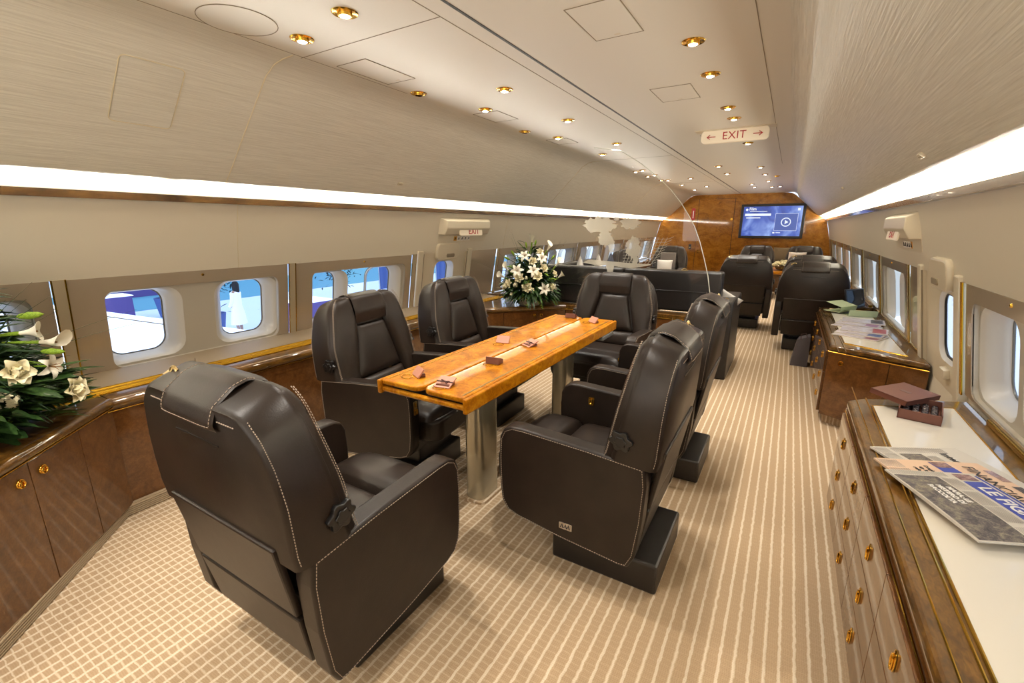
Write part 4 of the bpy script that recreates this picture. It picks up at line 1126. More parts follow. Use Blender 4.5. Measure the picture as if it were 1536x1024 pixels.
MB().box(.075, .485, -.0545, -.0532, -.195, .155).build('preview_pane', M['screenpanel'], t, smooth=False)
tag(t, 'wide flat television showing a blue menu on the far burl wall', 'television')
struct(MB().tube([(-.85, Y1-.002, .02), (-.85, Y1-.002, 1.96), (-.08, Y1-.002, 1.96), (-.08, Y1-.002, .02)], .006, 4).build('door_3', M['darkline']))
t = empty('door_3_leaf', (-.465, Y1, 0)); struct(t)
bpy.data.objects.remove(t)
o = MB().box(-.845, -.085, Y1-.012, Y1-.001, .01, 1.955).build('door_4', M['far_wood'], None, smooth=False); struct(o)
MB().box(-.79, -.77, Y1-.04, Y1-.012, .72, .80).tube([(-.78, Y1-.04, .76), (-.72, Y1-.045, .76)], .009, 8).build('door_handle', M['gold'], o)
MB().lathe([(1e-6, .012), (.025, .012), (.028, 0)], 16, Matrix.Translation((-.12, Y1-.012, 1.5)) @ Matrix.Rotation(PI/2, 4, 'X')).build('door_lock', M['gold'], o)
t = empty('wall_placard', (-.96, Y1, 1.62))
MB().box(-.04, .04, -.006, 0, -.135, .135).build('plate', M['red'], t, smooth=False)
MB().box(-.010, .010, -.0075, -.006, -.09, .08).build('white_lettering', M['offwhite'], t, smooth=False)
tag(t, 'tall red safety placard on the burl wall left of the far door', 'placard')
t = empty('wall_switch', (-.97, Y1, .87))
MB().box(-.03, .03, -.012, 0, -.055, .055).build('cover', M['black'], t, bevel=.003)
MB().box(-.012, .012, -.016, -.012, -.03, -.005).build('rocker', M['brass'], t, bevel=.001)
tag(t, 'small black switch plate on the burl wall below the red placard', 'switch')

# ------------------------------------------------------------------ newspapers
def paper_sheet(o, ux, uy, w, h, nm, mat, sag=0.0, th=.004):
    """newspaper lying with corner o; ux along width, uy along height"""
    pass
def newspaper(corner, ang, w, h, base, items, label, z, curl=0.0):
    t = empty('newspaper', (corner[0], corner[1], z), ang)
    mb = MB()
    def Z(u, v): return .003+curl*(u-.5)**2
    mb.grid(lambda u, v: (u*w, -v*h, .006+.004*math.sin(u*PI)), 12, 4); mb.grid(lambda u, v: (u*w, -v*h, .001), 12, 4)
    for (a, b, c_, d_) in ((0, 0, 1, 0), (0, 1, 1, 1)): mb.grid(lambda u, v: ((a+(c_-a)*u)*w, -b*h, .001+(.005+.004*math.sin(u*PI))*v), 12, 1)
    for a in (0, 1): mb.grid(lambda u, v: (a*w, -u*h, .001+.005*v), 4, 1)
    mb.build('pages', base, t, angle=60)
    for (u0, u1, v0, v1, mat, nm, dz) in items:
        mb = MB(); mb.grid(lambda u, v: ((u0+(u1-u0)*u)*w, -(v0+(v1-v0)*v)*h, .0064+dz+.004*math.sin((u0+(u1-u0)*u)*PI)), 10, 1)
        mb.build(nm, mat, t, smooth=False)
    return t
def columns(t, w, h, u0, u1, v0, v1, ncol, nl, mat=None):
    mb = MB()
    for c_ in range(ncol):
        a = u0+(u1-u0)*c_/ncol+.004; b = u0+(u1-u0)*(c_+1)/ncol-.006
        for l in range(nl):
            v = v0+(v1-v0)*(l+.5)/nl; zz = .0067+.004*math.sin((a+b)/2*PI)
            mb.add([(a*w, -v*h, zz), (b*w, -v*h, zz), (b*w, -(v+.4*(v1-v0)/nl)*h, zz), (a*w, -(v+.4*(v1-v0)/nl)*h, zz)], [(0, 1, 2, 3)])
    mb.build('text_columns', mat or M['inkgrey'], t, smooth=False)
def head(t, s, size, u, v, w, h, mat, nm='headline', bold=0, xs=1):
    T = Matrix.Translation((u*w, -v*h, .0072+.004*math.sin(u*PI)))
    txt(s, size, T, th=.0003, bold=bold, xscale=xs).build(nm, mat, t, smooth=False)
NA = math.radians(-66)
z0 = CZ+.003
W_, H_ = .34, .33
def items_photo(w, h): return []
# bottom paper
t = newspaper((1.690, 2.055), math.radians(-62), W_, .29, M['paper'], [(.16, .62, .55, .80, M['photo1'], 'printed_photo', .0003)], '', z0)
columns(t, W_, .29, .02, .66, .84, .99, 5, 9); columns(t, W_, .29, .02, .14, .2, .8, 1, 26); columns(t, W_, .29, .2, .66, .42, .53, 3, 7)
head(t, 'International', .034, .40, .30, W_, .29, M['ink'], bold=.0006)
tag(t, 'grey newspaper with a small dark photo, furthest of the three overlapping papers', 'newspaper', 'newspapers on the ivory credenza top')
t = newspaper((1.712, 1.925), NA, .37, .31, M['salmon'], [(.03, .36, .33, .50, M['blue'], 'blue_teaser', .0003), (.03, .13, .34, .49, M['photo2'], 'teaser_photo', .0006), (.40, .72, .0, .08, M['photo1'], 'printed_photo', .0003), (.14, .33, .0, .08, M['photo2'], 'warm_photo', .0003)], '', z0+.010)
columns(t, .37, .31, .02, .98, .80, .99, 6, 11); columns(t, .37, .31, .42, .98, .40, .78, 3, 18)
head(t, 'FINANCIAL TIMES', .044, .53, .20, .37, .31, M['ink'], xs=.92)
head(t, 'Draghi talks', .016, .22, .60, .37, .31, M['ink'], bold=.0004); head(t, 'up Italian', .016, .22, .66, .37, .31, M['ink'], bold=.0004); head(t, 'reforms', .016, .22, .72, .37, .31, M['ink'], bold=.0004)
tag(t, 'salmon pink financial newspaper, middle of the three overlapping papers', 'newspaper', 'newspapers on the ivory credenza top')
w2, h2 = .34, .25
t = newspaper((1.672, 1.805), NA, w2, h2, M['paper'], [(.16, .98, .07, .28, M['blue'], 'masthead_band', .0003), (.03, .14, .08, .28, M['photo2'], 'small_photo', .0006), (.10, .99, .50, .985, M['photo1'], 'printed_photo', .0003), (.05, .6, .015, .045, M['blue'], 'thin_blue_band', .0003)], '', z0+.020)
head(t, 'LE FIGARO', .046, .58, .175, w2, h2, M['offwhite'], 'masthead_lettering', bold=.0012)
columns(t, w2, h2, .01, .09, .35, .98, 1, 30); columns(t, w2, h2, .12, .98, .31, .48, 4, 9)
for k, l_ in enumerate(('MAFIA: LE', 'MISTERO DI', 'RACCOLTA')): head(t, l_, .018, .40, .57+.085*k, w2, h2, M['offwhite'], bold=.0008)
tag(t, 'white newspaper with blue masthead band and large photo, nearest of the three', 'newspaper', 'newspapers on the ivory credenza top')

# chocolate box with its lid
t = empty('chocolate_box', (1.655, 2.40, CZ+.003), math.radians(-12))
mb = MB(); w, l, h, th = .068, .105, .040, .004
mb.box(-w, w, -l, l, 0, th); mb.box(-w, w, -l, -l+th, 0, h); mb.box(-w, w, l-th, l, 0, h); mb.box(-w, -w+th, -l, l, 0, h); mb.box(w-th, w, -l, l, 0, h)
mb.build('tray', M['cocoa'], t, smooth=False)
mb = MB()
for i in range(4):
    for j in range(6):
        x, y = -.045+i*.03, -.08+j*.032; mb.puff(lambda u, v: (x-.012+.024*u, y-.012+.024*v, .012), lambda u, v: (0, 0, 1), .014, 6, 6, 3)
mb.build('chocolates', simple('dark_foil', (46, 34, 36), .25, .3), t)
tag(t, 'open brown chocolate box on the ivory credenza top', 'box')
t = empty('box_lid', (1.615, 2.505, CZ+.042), math.radians(-38)); t.name = 'chocolate_box_cover'
mb = MB(); w, l, h = .072, .118, .022
T = Matrix.Rotation(.10, 4, 'Y') @ Matrix.Rotation(-.02, 4, 'X')
mb.box(-w, w, -l, l, h-.003, h, T).box(-w, w, -l, -l+.003, 0, h, T).box(-w, w, l-.003, l, 0, h, T).box(-w, -w+.003, -l, l, 0, h, T).box(w-.003, w, -l, l, 0, h, T)
mb.build('shell', M['cocoa'], t, smooth=False)
MB().box(-.02, .02, -.012, .012, h, h+.0006, T).build('embossed_mark', simple('dark_cocoa', (80, 44, 36), .4), t, smooth=False)
tag(t, 'brown lid laid askew across the open chocolate box', 'box lid')

# magazines
rnd = random.Random(5)
mags = [(1.44, 3.98, -.45, 'magwhite'), (1.46, 4.03, -.30, 'magwhite'), (1.50, 4.10, -.15, 'magwhite'), (1.46, 4.36, -.42, 'magwhite'), (1.49, 4.42, -.25, 'magwhite'), (1.54, 4.50, -.10, 'magwhite')]
place = ['bottom magazine of the near fan', 'middle magazine of the near fan', 'top magazine of the near fan', 'bottom magazine of the far fan', 'middle magazine of the far fan', 'top magazine of the far fan']
mcols = [(120, 60, 80), (60, 80, 130), (150, 60, 70), (90, 110, 140), (130, 90, 120), (60, 60, 70)]
for i, (x, y, a, m_) in enumerate(mags):
    t = empty('magazine', (x, y, CZ+.003+(i % 3)*.007), a)
    MB().box(0, .28, 0, .21, 0, .006).build('pages', M['paper'], t, smooth=False)
    MB().box(.002, .278, .002, .208, .006, .0066).build('cover', M[m_], t, smooth=False)
    MB().box(.19, .268, .02, .19, .0066, .007).build('cover_block', simple('cover_tint', mcols[i], .35), t, smooth=False)
    tag(t, place[i]+' on the second credenza', 'magazine', 'magazines fanned on the second credenza')
for i, (x, y, a, tilt, lab) in enumerate([(1.62, 4.90, .2, -.15, 'pale green folded card lying behind the magazines'), (1.56, 4.98, .9, .22, 'pale green folded card tilted upward behind the magazines')]):
    t = MB().box(0, .21, 0, .15, 0, .003).box(0, .21, 0, .003, 0, .055, Matrix.Rotation(.2, 4, 'X')).box(0, .21, 0, .15, .050, .053, Matrix.Rotation(tilt, 4, 'X')).build('folded_card', M['greencard'], None, smooth=False)
    t.location = (x, y, CZ+.004+.012*i); t.rotation_euler = (0, 0, a); tag(t, lab, 'card')

# paper bag on the floor
t = empty('paper_bag', (1.33, 5.20, 0), 0)
mb = MB(); mb.add([(-.085, -.10, 0), (.06, -.10, 0), (.06, .10, 0), (-.085, .10, 0), (-.055, -.075, .26), (.055, -.08, .30), (.05, .02, .31), (-.04, .03, .27)], [(0, 3, 2, 1), (0, 1, 5, 4), (1, 2, 6, 5), (2, 3, 7, 6), (3, 0, 4, 7), (4, 5, 6, 7)])
mb.build('bag_body', simple('charcoal_paper', (74, 66, 68), .5), t, bevel=.003)
mb = MB(); mb.tube([(-.02, -.09, .26), (-.03, -.10, .32), (.01, -.10, .335), (.03, -.09, .28)], .003, 5); mb.build('cord_handle', M['ribbon'], t)
tag(t, 'dark grey paper bag standing on the carpet beside the second credenza', 'bag')

# tablet computer on the aft ledge
t = empty('tablet_computer', (1.72, 5.42, .56), .9)
T = Matrix.Rotation(-.25, 4, 'X')
MB().box(-.13, .13, -.008, .008, .01, .19, T).build('body', M['black'], t, bevel=.004)
MB().box(-.118, .118, -.0095, -.008, .025, .178, T).build('display', simple('dark_glass', (18, 20, 24), .06), t, smooth=False)
MB().add([(-.08, .005, 0), (.08, .005, 0), (.08, .12, 0), (-.08, .12, 0), (-.08, .03, .09), (.08, .03, .09)], [(0, 3, 2, 1), (0, 1, 5, 4), (2, 3, 4, 5), (0, 4, 3), (1, 2, 5)]).build('stand', M['black'], t)
MB().tube([(-.131, 0, .01), (-.131, 0, .19), (.131, 0, .19), (.131, 0, .01)], .004, 4, T=T).build('silver_rim', M['chrome'], t)
tag(t, 'dark tablet computer propped on the ledge past the second credenza', 'tablet')

# ------------------------------------------------------------------ flowers
def petal_mesh(mb, T, L_, W_, curl, nu=6, nv=3, cup=.3):
    def P(u, v):
        s = (v-.5)*2; w = W_*math.sin(PI*min(1, u*.92+.04))**.8
        a = curl*u*u
        return Vector((s*w*.5, L_*u*math.cos(a*.6), L_*math.sin(a*.6)*u*.8+cup*abs(s)**2*w*.5))
    mb.grid(P, nu, nv, T)
def orient(p, d, roll=0):
    d = Vector(d).normalized(); q = d.to_track_quat('Z', 'Y'); return Matrix.Translation(p) @ q.to_matrix().to_4x4() @ Matrix.Rotation(roll, 4, 'Z')
def lily(sz=.07):
    mb = MB()
    for k in range(6):
        T = Matrix.Rotation(k*PI/3, 4, 'Z') @ Matrix.Rotation(math.radians(52 if k % 2 else 44), 4, 'X')
        petal_mesh(mb, T, sz, sz*.42, -1.3)
    mb.cur = 1
    for k in range(5): mb.tube([(0, 0, 0), (.12*sz*math.cos(k*1.26), .12*sz*math.sin(k*1.26), sz*.5), (.22*sz*math.cos(k*1.26), .22*sz*math.sin(k*1.26), sz*.66)], sz*.018, 4)
    mb.cur = 2; mb.tube([(0, 0, -sz*.8), (0, 0, 0), ], [sz*.03, sz*.09], 6)
    return mb, [M['petal'], M['stamen'], M['leaf2']]
def rose(sz=.035):
    mb = MB()
    for ring, (n, r, tilt, h) in enumerate([(3, .15, 86, 1.0), (4, .32, 78, 1.05), (5, .5, 66, 1.05), (6, .62, 50, .95)]):
        for k in range(n):
            T = Matrix.Rotation(k*2*PI/n+ring*.7, 4, 'Z') @ Matrix.Translation((0, sz*r*.8, 0)) @ Matrix.Rotation(math.radians(tilt), 4, 'X')
            petal_mesh(mb, T, sz*h*1.25, sz*1.3, -.9 if ring > 1 else .5, 5, 4, .7)
    mb.ball((0, 0, sz*.45), sz*.5, 8, 5)
    mb.cur = 1; mb.tube([(0, 0, -sz*1.2), (0, 0, 0)], [sz*.12, sz*.3], 6)
    return mb, [M['cpetal'], M['leaf3']]
def calla(sz=.09):
    mb = MB()
    def P(u, v):
        a = u*2*PI*1.08; r = sz*(.10+.34*v**2.2)*(1+.55*v*v*math.cos(a)); return Vector((r*math.cos(a), r*math.sin(a), sz*(v*.95+.25*v*v*math.cos(a))))
    mb.grid(P, 16, 8); mb.cur = 1; mb.tube([(0, 0, 0), (0, 0, sz*.75)], sz*.05, 6); mb.cur = 2; mb.tube([(0, 0, -sz*1.6), (0, 0, 0.02*sz)], [sz*.06, sz*.11], 6)
    return mb, [M['petal'], M['stamen'], M['leaf2']]
def cluster(sz=.05, n=34, seed=1):
    mb = MB(); r_ = random.Random(seed)
    for i in range(n):
        th = r_.uniform(0, 2*PI); ph = math.acos(r_.uniform(-.2, 1)); d = Vector((math.sin(ph)*math.cos(th), math.sin(ph)*math.sin(th), math.cos(ph)))
        T = orient(d*sz*.8, d, r_.uniform(0, 6))
        for k in range(4): petal_mesh(mb, T @ Matrix.Rotation(k*PI/2, 4, 'Z') @ Matrix.Rotation(.3, 4, 'X'), sz*.28, sz*.26, -.4, 2, 1, .1)
    return mb, [M['cpetal']]
def bud(sz=.06):
    mb = MB(); mb.lathe([(1e-6, 0), (sz*.10, sz*.12), (sz*.16, sz*.45), (sz*.12, sz*.8), (1e-6, sz)], 8)
    mb.cur = 1; mb.tube([(0, 0, -sz), (0, 0, 0)], sz*.04, 5)
    return mb, [M['leaf2'], M['leaf3']]
def leaf_at(mb, p, d, L_, W_, droop, rnd_):
    d = Vector(d).normalized(); side = d.cross(Vector((0, 0, 1)));
    side = side.normalized() if side.length > .01 else Vector((1, 0, 0)); side = (side+Vector((0, 0, rnd_.uniform(-.5, .5)))).normalized()
    n = 5; vs = []
    for i in range(n+1):
        u = i/n; c_ = Vector(p)+d*L_*u+Vector((0, 0, -droop*L_*u*u)); w = W_*math.sin(PI*(u*.9+.07))*.5
        vs += [c_-side*w+Vector((0, 0, w*.3)), c_, c_+side*w+Vector((0, 0, w*.3))]
    fs = []
    for i in range(n):
        for k in range(2): fs.append((i*3+k, i*3+k+1, i*3+k+4, i*3+k+3))
    mb.add(vs, fs)
def bouquet(loc, scale, label, seed, flowers, nleaf=420, pot=True, grassdir=None, squash=1, skirt=0):
    t = empty('flower_arrangement', loc); r_ = random.Random(seed); S = scale
    if pot: MB().lathe([(.10*S, 0), (.125*S, .02*S), (.15*S, .09*S), (.155*S, .10*S), (.145*S, .10*S), (.12*S, .03*S)], 28).build('pot', M['pot'], t)
    # foliage
    def shape(r_):
        ph = r_.random()**.7; th = r_.uniform(0, 2*PI); hz = .66*S*(1-ph*.95)
        rad = .30*S*(ph**.6)
        return th, rad, hz
    mats = [('foliage_dark', 'leaf', nleaf, .10, .034), ('foliage_fern', 'leaf3', nleaf, .11, .016), ('foliage_bright', 'leaf2', nleaf//5, .085, .022)]
    for nm, m_, n, L_, W2 in mats:
        mb = MB()
        for i in range(n):
            th, rad, hz = shape(r_); k = r_.uniform(.35, .92)
            p = Vector((rad*k*math.cos(th), rad*k*math.sin(th)*squash, .09*S+hz*k*r_.uniform(.7, 1)))
            d = Vector((math.cos(th), math.sin(th)*squash, (hz/S-.18)*2.0+r_.uniform(-.3, .4)))
            leaf_at(mb, p, d, L_*S*r_.uniform(.7, 1.4), W2*S*r_.uniform(.7, 1.3), r_.uniform(.1, .5), r_)
        o = mb.build(nm, M[m_], t, angle=80); o['kind'] = 'stuff'
    if skirt:
        mb = MB()
        for i in range(skirt):
            th = r_.uniform(-.9, 2.2); k = r_.uniform(.08, .34)*S
            leaf_at(mb, (k*math.cos(th), k*math.sin(th), r_.uniform(.03, .20)*S), (math.cos(th), math.sin(th), r_.uniform(-.1, .5)), .13*S*r_.uniform(.7, 1.3), .03*S*r_.uniform(.6, 1.6), r_.uniform(.0, .25), r_)
        o = mb.build('foliage_skirt', M['leaf'], t, angle=80); o['kind'] = 'stuff'
    # trailing sprays
    mb = MB()
    for i in range(9):
        th = r_.uniform(0, 2*PI); p = Vector((.16*S*math.cos(th), .16*S*math.sin(th)*squash, .12*S)); q = p.copy(); pts = [p.copy()]
        for j in range(9):
            q = q+Vector((math.cos(th)*.022*S*(1-j*.08), math.sin(th)*.022*S*squash*(1-j*.08), .012*S-.0065*S*j)); q.z = max(q.z, .012); pts.append(q.copy())
            for s in range(4):
                o_ = Vector((r_.uniform(-1, 1), r_.uniform(-1, 1), r_.uniform(-.6, .8)))*.013*S; o_.z = max(o_.z, .006-q.z)
                mb.ball(q+o_, .0065*S, 5, 3, (1, 1, .6))
        mb.tube(pts, .0018*S, 4)
    tag(mb.build('trailing_berries', M['leaf2'], t, angle=80), kind='stuff')
    # thin grasses
    mb = MB()
    for i in range(26):
        th = r_.uniform(0, 2*PI) if grassdir is None or i % 2 else grassdir+r_.uniform(-.5, .5); el = r_.uniform(.3, 1.3); L_ = r_.uniform(.32, .62)*S
        d = Vector((math.cos(th)*math.cos(el), math.sin(th)*math.cos(el)*squash, math.sin(el))); p = Vector((0, 0, .18*S))
        pts = [p+d*L_*u*1.25+Vector((0, 0, -.12*L_*u*u)) for u in (0, .25, .5, .75, 1)]
        mb.tube(pts, [.0014*S, .0013*S, .0011*S, .0008*S, .0004*S], 4)
    mb.build('thin_grass_blades', M['leaf3'], t)
    protos = {}
    mk = {'lily': lily, 'rose': rose, 'calla': calla, 'blossom_cluster': cluster, 'lily_bud': bud}
    for kind, x, y, z, dx, dy, dz, sz in flowers:
        mb, ms = mk[kind](1.0)
        if kind not in protos: protos[kind] = mb.build(kind, ms, t, angle=80); o = protos[kind]
        else: o = protos[kind].copy(); C.objects.link(o)
        o.parent = t; o.matrix_local = orient((x*S, y*S, z*S), (dx, dy, dz), r_.uniform(0, 3)) @ Matrix.Scale(sz*S*.88, 4)
    # stems joining the flowers to the middle
    mb = MB()
    for kind, x, y, z, dx, dy, dz, sz in flowers:
        mb.tube([(0, 0, .08*S), (x*S*.6, y*S*.6, z*S*.7), (x*S-dx*.02, y*S-dy*.02, z*S-dz*.02)], .0022*S, 5)
    mb.build('stems', M['leaf3'], t)
    tag(t, label, 'flowers')
    return t
# directions are toward the camera (+x, -y) for the far bouquet
fl = [('calla', .02, -.02, .66, .1, -.1, 1, .085), ('calla', .18, -.05, .58, .5, -.2, .9, .085), ('calla', .27, -.06, .42, .6, -.3, .8, .09), ('calla', .30, -.05, .30, .8, -.3, .7, .08),
      ('calla', -.22, -.1, .38, -.6, -.4, .7, .08), ('calla', -.26, -.08, .30, -.9, -.3, .5, .08), ('lily_bud', -.16, -.05, .52, -.5, -.1, .9, .08), ('lily_bud', -.20, -.08, .48, -.9, -.2, .5, .09),
      ('lily', -.05, -.14, .52, -.1, -.8, .5, .085), ('lily', -.12, -.20, .38, -.2, -.9, .3, .095), ('lily', .04, -.20, .38, .1, -1, .4, .09), ('lily', .12, -.15, .50, .3, -.9, .4, .085), ('lily', .15, -.22, .20, .3, -.9, .2, .09), ('lily', .24, -.12, .20, .8, -.6, .3, .075),
      ('rose', -.10, -.20, .31, -.2, -.9, .3, .042), ('rose', .08, -.21, .33, .2, -1, .3, .042), ('rose', -.02, -.22, .22, 0, -1, .2, .045), ('rose', -.21, -.14, .24, -.6, -.7, .3, .04), ('rose', .03, -.15, .47, .1, -.9, .5, .038), ('rose', .14, -.14, .40, .5, -.7, .4, .038), ('rose', .22, -.15, .21, .6, -.6, .3, .036), ('rose', .25, -.10, .34, .7, -.4, .3, .032),
      ('blossom_cluster', -.14, -.20, .24, -.4, -.9, .2, .034), ('blossom_cluster', .03, -.23, .19, 0, -1, .2, .036), ('blossom_cluster', -.03, -.20, .31, 0, -1, .2, .024), ('blossom_cluster', -.18, -.18, .14, -.5, -.8, .1, .026),
      ('lily_bud', .05, -.05, .62, .2, -.2, 1, .08), ('lily_bud', -.03, -.06, .60, -.2, -.2, 1, .08), ('lily_bud', .22, -.05, .48, .6, -.2, .8, .08), ('lily_bud', .20, -.12, .28, .9, -.3, .4, .07), ('rose', -.25, -.05, .20, -.8, -.4, .2, .035), ('rose', .10, -.10, .56, .3, -.6, .6, .034)]
# rotate flower set so the front faces the camera direction
def rotset(fl_, a):
    ca, sa = math.cos(a), math.sin(a)
    return [(k, x*ca-y*sa, x*sa+y*ca, z, dx*ca-dy*sa, dx*sa+dy*ca, dz, s) for k, x, y, z, dx, dy, dz, s in fl_]
bouquet((-1.04, 3.90, LZ), .92, 'tall bouquet of white lilies and roses on the corner cabinet by the glass screen', 11, rotset(fl, .48), nleaf=760, squash=.8)
fl2 = [('calla', .20, .22, .37, .8, .7, .1, .085), ('calla', .22, .26, .33, .8, .8, -.05, .08), ('lily', .24, .26, .24, .9, .6, .0, .07), ('calla', .14, .14, .44, .8, .2, .5, .085),
       ('rose', .26, .17, .24, .9, .2, .3, .040), ('rose', .28, .30, .14, .8, .6, .1, .040), ('rose', .22, .02, .30, .9, -.3, .3, .036), ('blossom_cluster', .27, .13, .15, 1, .1, .2, .045), ('blossom_cluster', .24, -.02, .20, 1, -.3, .2, .045),
       ('lily_bud', .20, .22, .43, .8, .8, .1, .10), ('lily_bud', .24, .25, .30, .8, .8, -.1, .09), ('lily_bud', .14, .16, .52, .6, .5, .6, .08), ('lily', .05, .1, .52, .4, .1, .8, .08), ('calla', -.1, .2, .5, -.2, .5, .8, .09), ('rose', -.05, -.22, .36, 0, -.9, .4, .04), ('lily', .05, -.2, .32, .2, -.9, .3, .08)]
bouquet((-1.48, .24, LZ), 1.0, 'large cropped bouquet of lilies and roses at the near left corner of the cabin', 23, fl2, nleaf=1500, grassdir=.7, skirt=520)

# small white flower bowl on the far table
t = empty('flower_bowl', (1.06, 8.45, .661))
MB().lathe([(.06, .001), (.11, .02), (.15, .07), (.145, .072), (.1, .03)], 24).build('bowl', M['pot'], t)
mb = MB(); r_ = random.Random(2)
for i in range(26): 
    a, rr = r_.uniform(0, 6.28), r_.uniform(0, .13); leaf_at(mb, (rr*math.cos(a), rr*math.sin(a), .05), (math.cos(a), math.sin(a), .3), .09, .04, .4, r_)
mb.build('foliage', M['leaf2'], t)
mb, ms = rose(1.0); pr_ = None
for i in range(14):
    a = i*2.4; rr = .035*math.sqrt(i)
    if pr_ is None: pr_ = mb.build('rose', ms, t, angle=80); o = pr_
    else: o = pr_.copy(); C.objects.link(o); o.parent = t
    o.matrix_local = orient((rr*math.cos(a), rr*math.sin(a), .10-.25*rr), (math.cos(a)*.4, math.sin(a)*.4, 1)) @ Matrix.Scale(.05, 4)
tag(t, 'low bowl of white roses on the far golden table', 'flowers')

# ------------------------------------------------------------------ outside the portholes
o = MB().box(-42, -2.6, -12, 46, -2.2, -2.1).build('ground_outside', M['tarmac'], None, smooth=False); struct(o)
o = MB().box(-30, -22, -12, 46, -2.09, -2.08).build('path_outside', M['teal'], None, smooth=False); struct(o)
o = MB().box(16, 16.3, -12, 46, -2.2, 12).build('exterior_glow_backdrop', simple('grey_glow_panel', (165, 180, 192), .8, emis=(165, 182, 198), es=.30), None, smooth=False); struct(o)  # added glowing panel, screens the bright sky from the right-hand windows and their reflections
o = MB().box(-42.5, -42, -12, 46, -2.2, 12).build('exterior_glow_backdrop', M['teal'], None, smooth=False); struct(o)
t = empty('aircraft_wing', (-4, .5, 0))
mb = MB(); q = [(-9, 2.0), (-2.1, 2.85), (-2.1, -6), (-9, -5)]
mb.prism([(a+4, b-.5) for a, b in q], .10, .25, lambda a, b, c: (a, b, c)); mb.build('wing_skin', M['wing'], t, smooth=False, bevel=.02)
MB().tube([(-4.9, 1.30, .252), (1.85, 2.12, .252)], .008, 4).build('flap_line', M['greyline'], t)
tag(t, 'white aircraft wing seen through the first and second portholes', 'wing')
def outtree(x, y, s, label, seed, squat=1.0):
    t = empty('potted_tree', (x, y, -2.1)); r_ = random.Random(seed)
    MB().lathe([(.22*s, 0), (.30*s, .5*s), (.26*s, .5*s), (.2*s, .1*s)], 14).build('pot', M['outblue'], t)
    MB().tube([(0, 0, .3*s), (.03, 0, 1.2*s*squat)], .04*s, 6).build('trunk', M['stamen'], t)
    mb = MB()
    for i in range(420):
        p = Vector((r_.gauss(0, .26*s), r_.gauss(0, .26*s), (1.55*squat+r_.gauss(0, .36))*s)); p.z = max(p.z, .55*s); leaf_at(mb, p, (r_.uniform(-1, 1), r_.uniform(-1, 1), r_.uniform(-.5, 1)), .17*s, .05*s, .2, r_)
    mb.build('crown', M['outtree'], t); tag(t, label, 'tree', 'potted trees outside the portholes')
outtree(-19.6, 8.2, 1.5, 'potted tree outside, in the upper right of the first porthole', 1)
outtree(-14.9, 7.5, 1.35, 'potted tree outside, behind the person in the second porthole', 2)
outtree(-13.0, 8.35, .5, 'tiny potted palm outside, low right in the second porthole', 5, .7)
outtree(-15.2, 12.9, 1.2, 'potted tree outside the third porthole', 3)
for i, (x, y, s, l_) in enumerate([(-20.5, 6.7, .9, 1), (-27, 10.5, .8, 5), (-12.7, 9.5, 1.0, 1)]):
    t = empty('display_plinth', (x, y, -2.1))
    MB().box(-.5*s, .5*s, -.6*s*l_, .6*s*l_, 0, 1.0*s).build('block', M['purple'], t, bevel=.03)
    MB().box(-.54*s, .54*s, -.64*s*l_, .64*s*l_, 1.0*s, 1.04*s).build('top_slab', M['wing'], t, bevel=.01)
    tag(t, ['purple display plinth outside, left in the first porthole', 'long purple display counter furthest out in the first porthole', 'purple display plinth outside the third porthole'][i], 'plinth', 'purple plinths outside the portholes')
for i, (x, y) in enumerate([(-16.2, 16.6), (-15.0, 19.5), (-16.0, 22.5)]):
    t = empty('blue_banner', (x, y, -2.1)); MB().tube([(0, -.6, 0), (0, -.6, 3.4)], .03, 6).tube([(0, .6, 0), (0, .6, 3.4)], .03, 6).build('pole', M['chrome'], t)
    MB().grid(lambda u, v: (.06*math.sin(u*18), -.6+1.2*u, .4+3*v), 24, 2).build('cloth', M['outblue'], t)
    tag(t, ['nearest blue banner outside the fourth porthole', 'blue banner outside the exit door porthole', 'furthest blue banner outside'][i], 'banner', 'blue banners outside the far portholes')
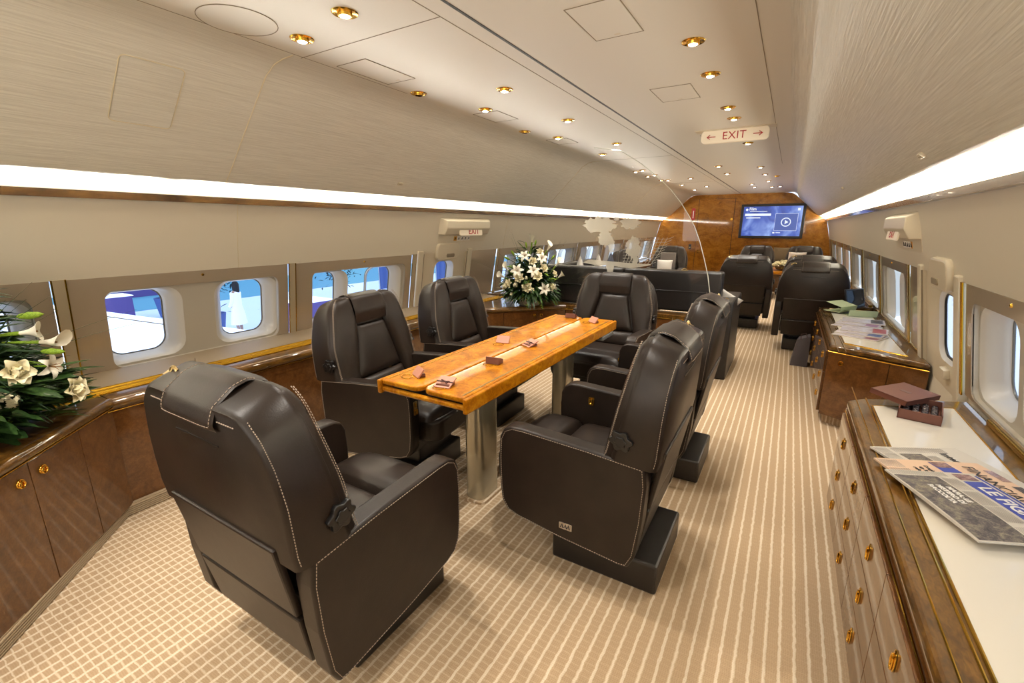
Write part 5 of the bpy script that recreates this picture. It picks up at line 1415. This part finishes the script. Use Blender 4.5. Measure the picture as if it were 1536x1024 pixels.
# person in white outside the second porthole
t = None
def person(loc, rz):
    me = bpy.data.meshes.new('person'); J = [(0, 0, .92), (0, 0, 1.12), (0, 0, 1.38), (0, 0, 1.48), (0, .01, 1.56), (0, .02, 1.66),
        (.17, 0, 1.38), (.22, .02, 1.12), (.20, .10, .90), (-.17, 0, 1.38), (-.22, .02, 1.12), (-.18, .12, .92), (.09, 0, .88), (.10, .01, .48), (.10, 0, .08), (.10, .13, .03), (-.09, 0, .88), (-.10, .04, .48), (-.10, -.02, .08), (-.10, .11, .03)]
    E = [(0, 1), (1, 2), (2, 3), (3, 4), (4, 5), (2, 6), (6, 7), (7, 8), (2, 9), (9, 10), (10, 11), (0, 12), (12, 13), (13, 14), (14, 15), (0, 16), (16, 17), (17, 18), (18, 19)]
    R = [.14, .12, .15, .055, .085, .08, .06, .045, .03, .06, .045, .03, .09, .06, .04, .03, .09, .06, .04, .03]
    me.from_pydata(J, E, []); o = bpy.data.objects.new('person', me); C.objects.link(o); me.materials.append(M['skin'])
    m = o.modifiers.new('s', 'SKIN'); 
    for i, v in enumerate(me.skin_vertices[0].data): v.radius = (R[i], R[i]*.8); v.use_root = (i == 0)
    s_ = o.modifiers.new('ss', 'SUBSURF'); s_.levels = 1; s_.render_levels = 2
    o.location = loc; o.rotation_euler = (0, 0, rz)
    MB().lathe([(.30, .38), (.25, .7), (.18, 1.0), (.19, 1.25), (.20, 1.38), (.10, 1.45)], 18, Matrix.Diagonal((1, .75, 1, 1))).tube([(.17, 0, 1.40), (.23, .02, 1.12), (.21, .11, .94)], [.075, .062, .05], 8).tube([(-.17, 0, 1.40), (-.23, .02, 1.12), (-.19, .13, .96)], [.075, .062, .05], 8).build('white_coat', M['outdress'], o)
    MB().lathe([(1e-6, 1.76), (.07, 1.74), (.105, 1.66), (.105, 1.55), (.10, 1.40), (.07, 1.34)], 14, Matrix.Translation((0, -.035, 0))).build('hair', M['hair'], o)
    return o
pp_ = person((-13.96, 7.84, -2.1), 2.2); tag(pp_, 'person in a long white coat with dark hair walking outside the second porthole', 'person')

# ------------------------------------------------------------------ world and render look
w = bpy.data.worlds.new('world'); bpy.context.scene.world = w; w.use_nodes = True
bg = w.node_tree.nodes['Background']; bg.inputs['Color'].default_value = (.72, .84, 1, 1); bg.inputs['Strength'].default_value = 1.6
sc = bpy.context.scene
sc.view_settings.view_transform = 'Standard'; sc.view_settings.look = 'None'; sc.view_settings.exposure = .1; sc.view_settings.gamma = 1
sc.cycles.max_bounces = 7; sc.cycles.diffuse_bounces = 4; sc.cycles.glossy_bounces = 4; sc.cycles.transmission_bounces = 4; sc.cycles.transparent_max_bounces = 10
sc.cycles.sample_clamp_indirect = 6; sc.cycles.use_denoising = True; sc.cycles.caustics_reflective = False; sc.cycles.caustics_refractive = False
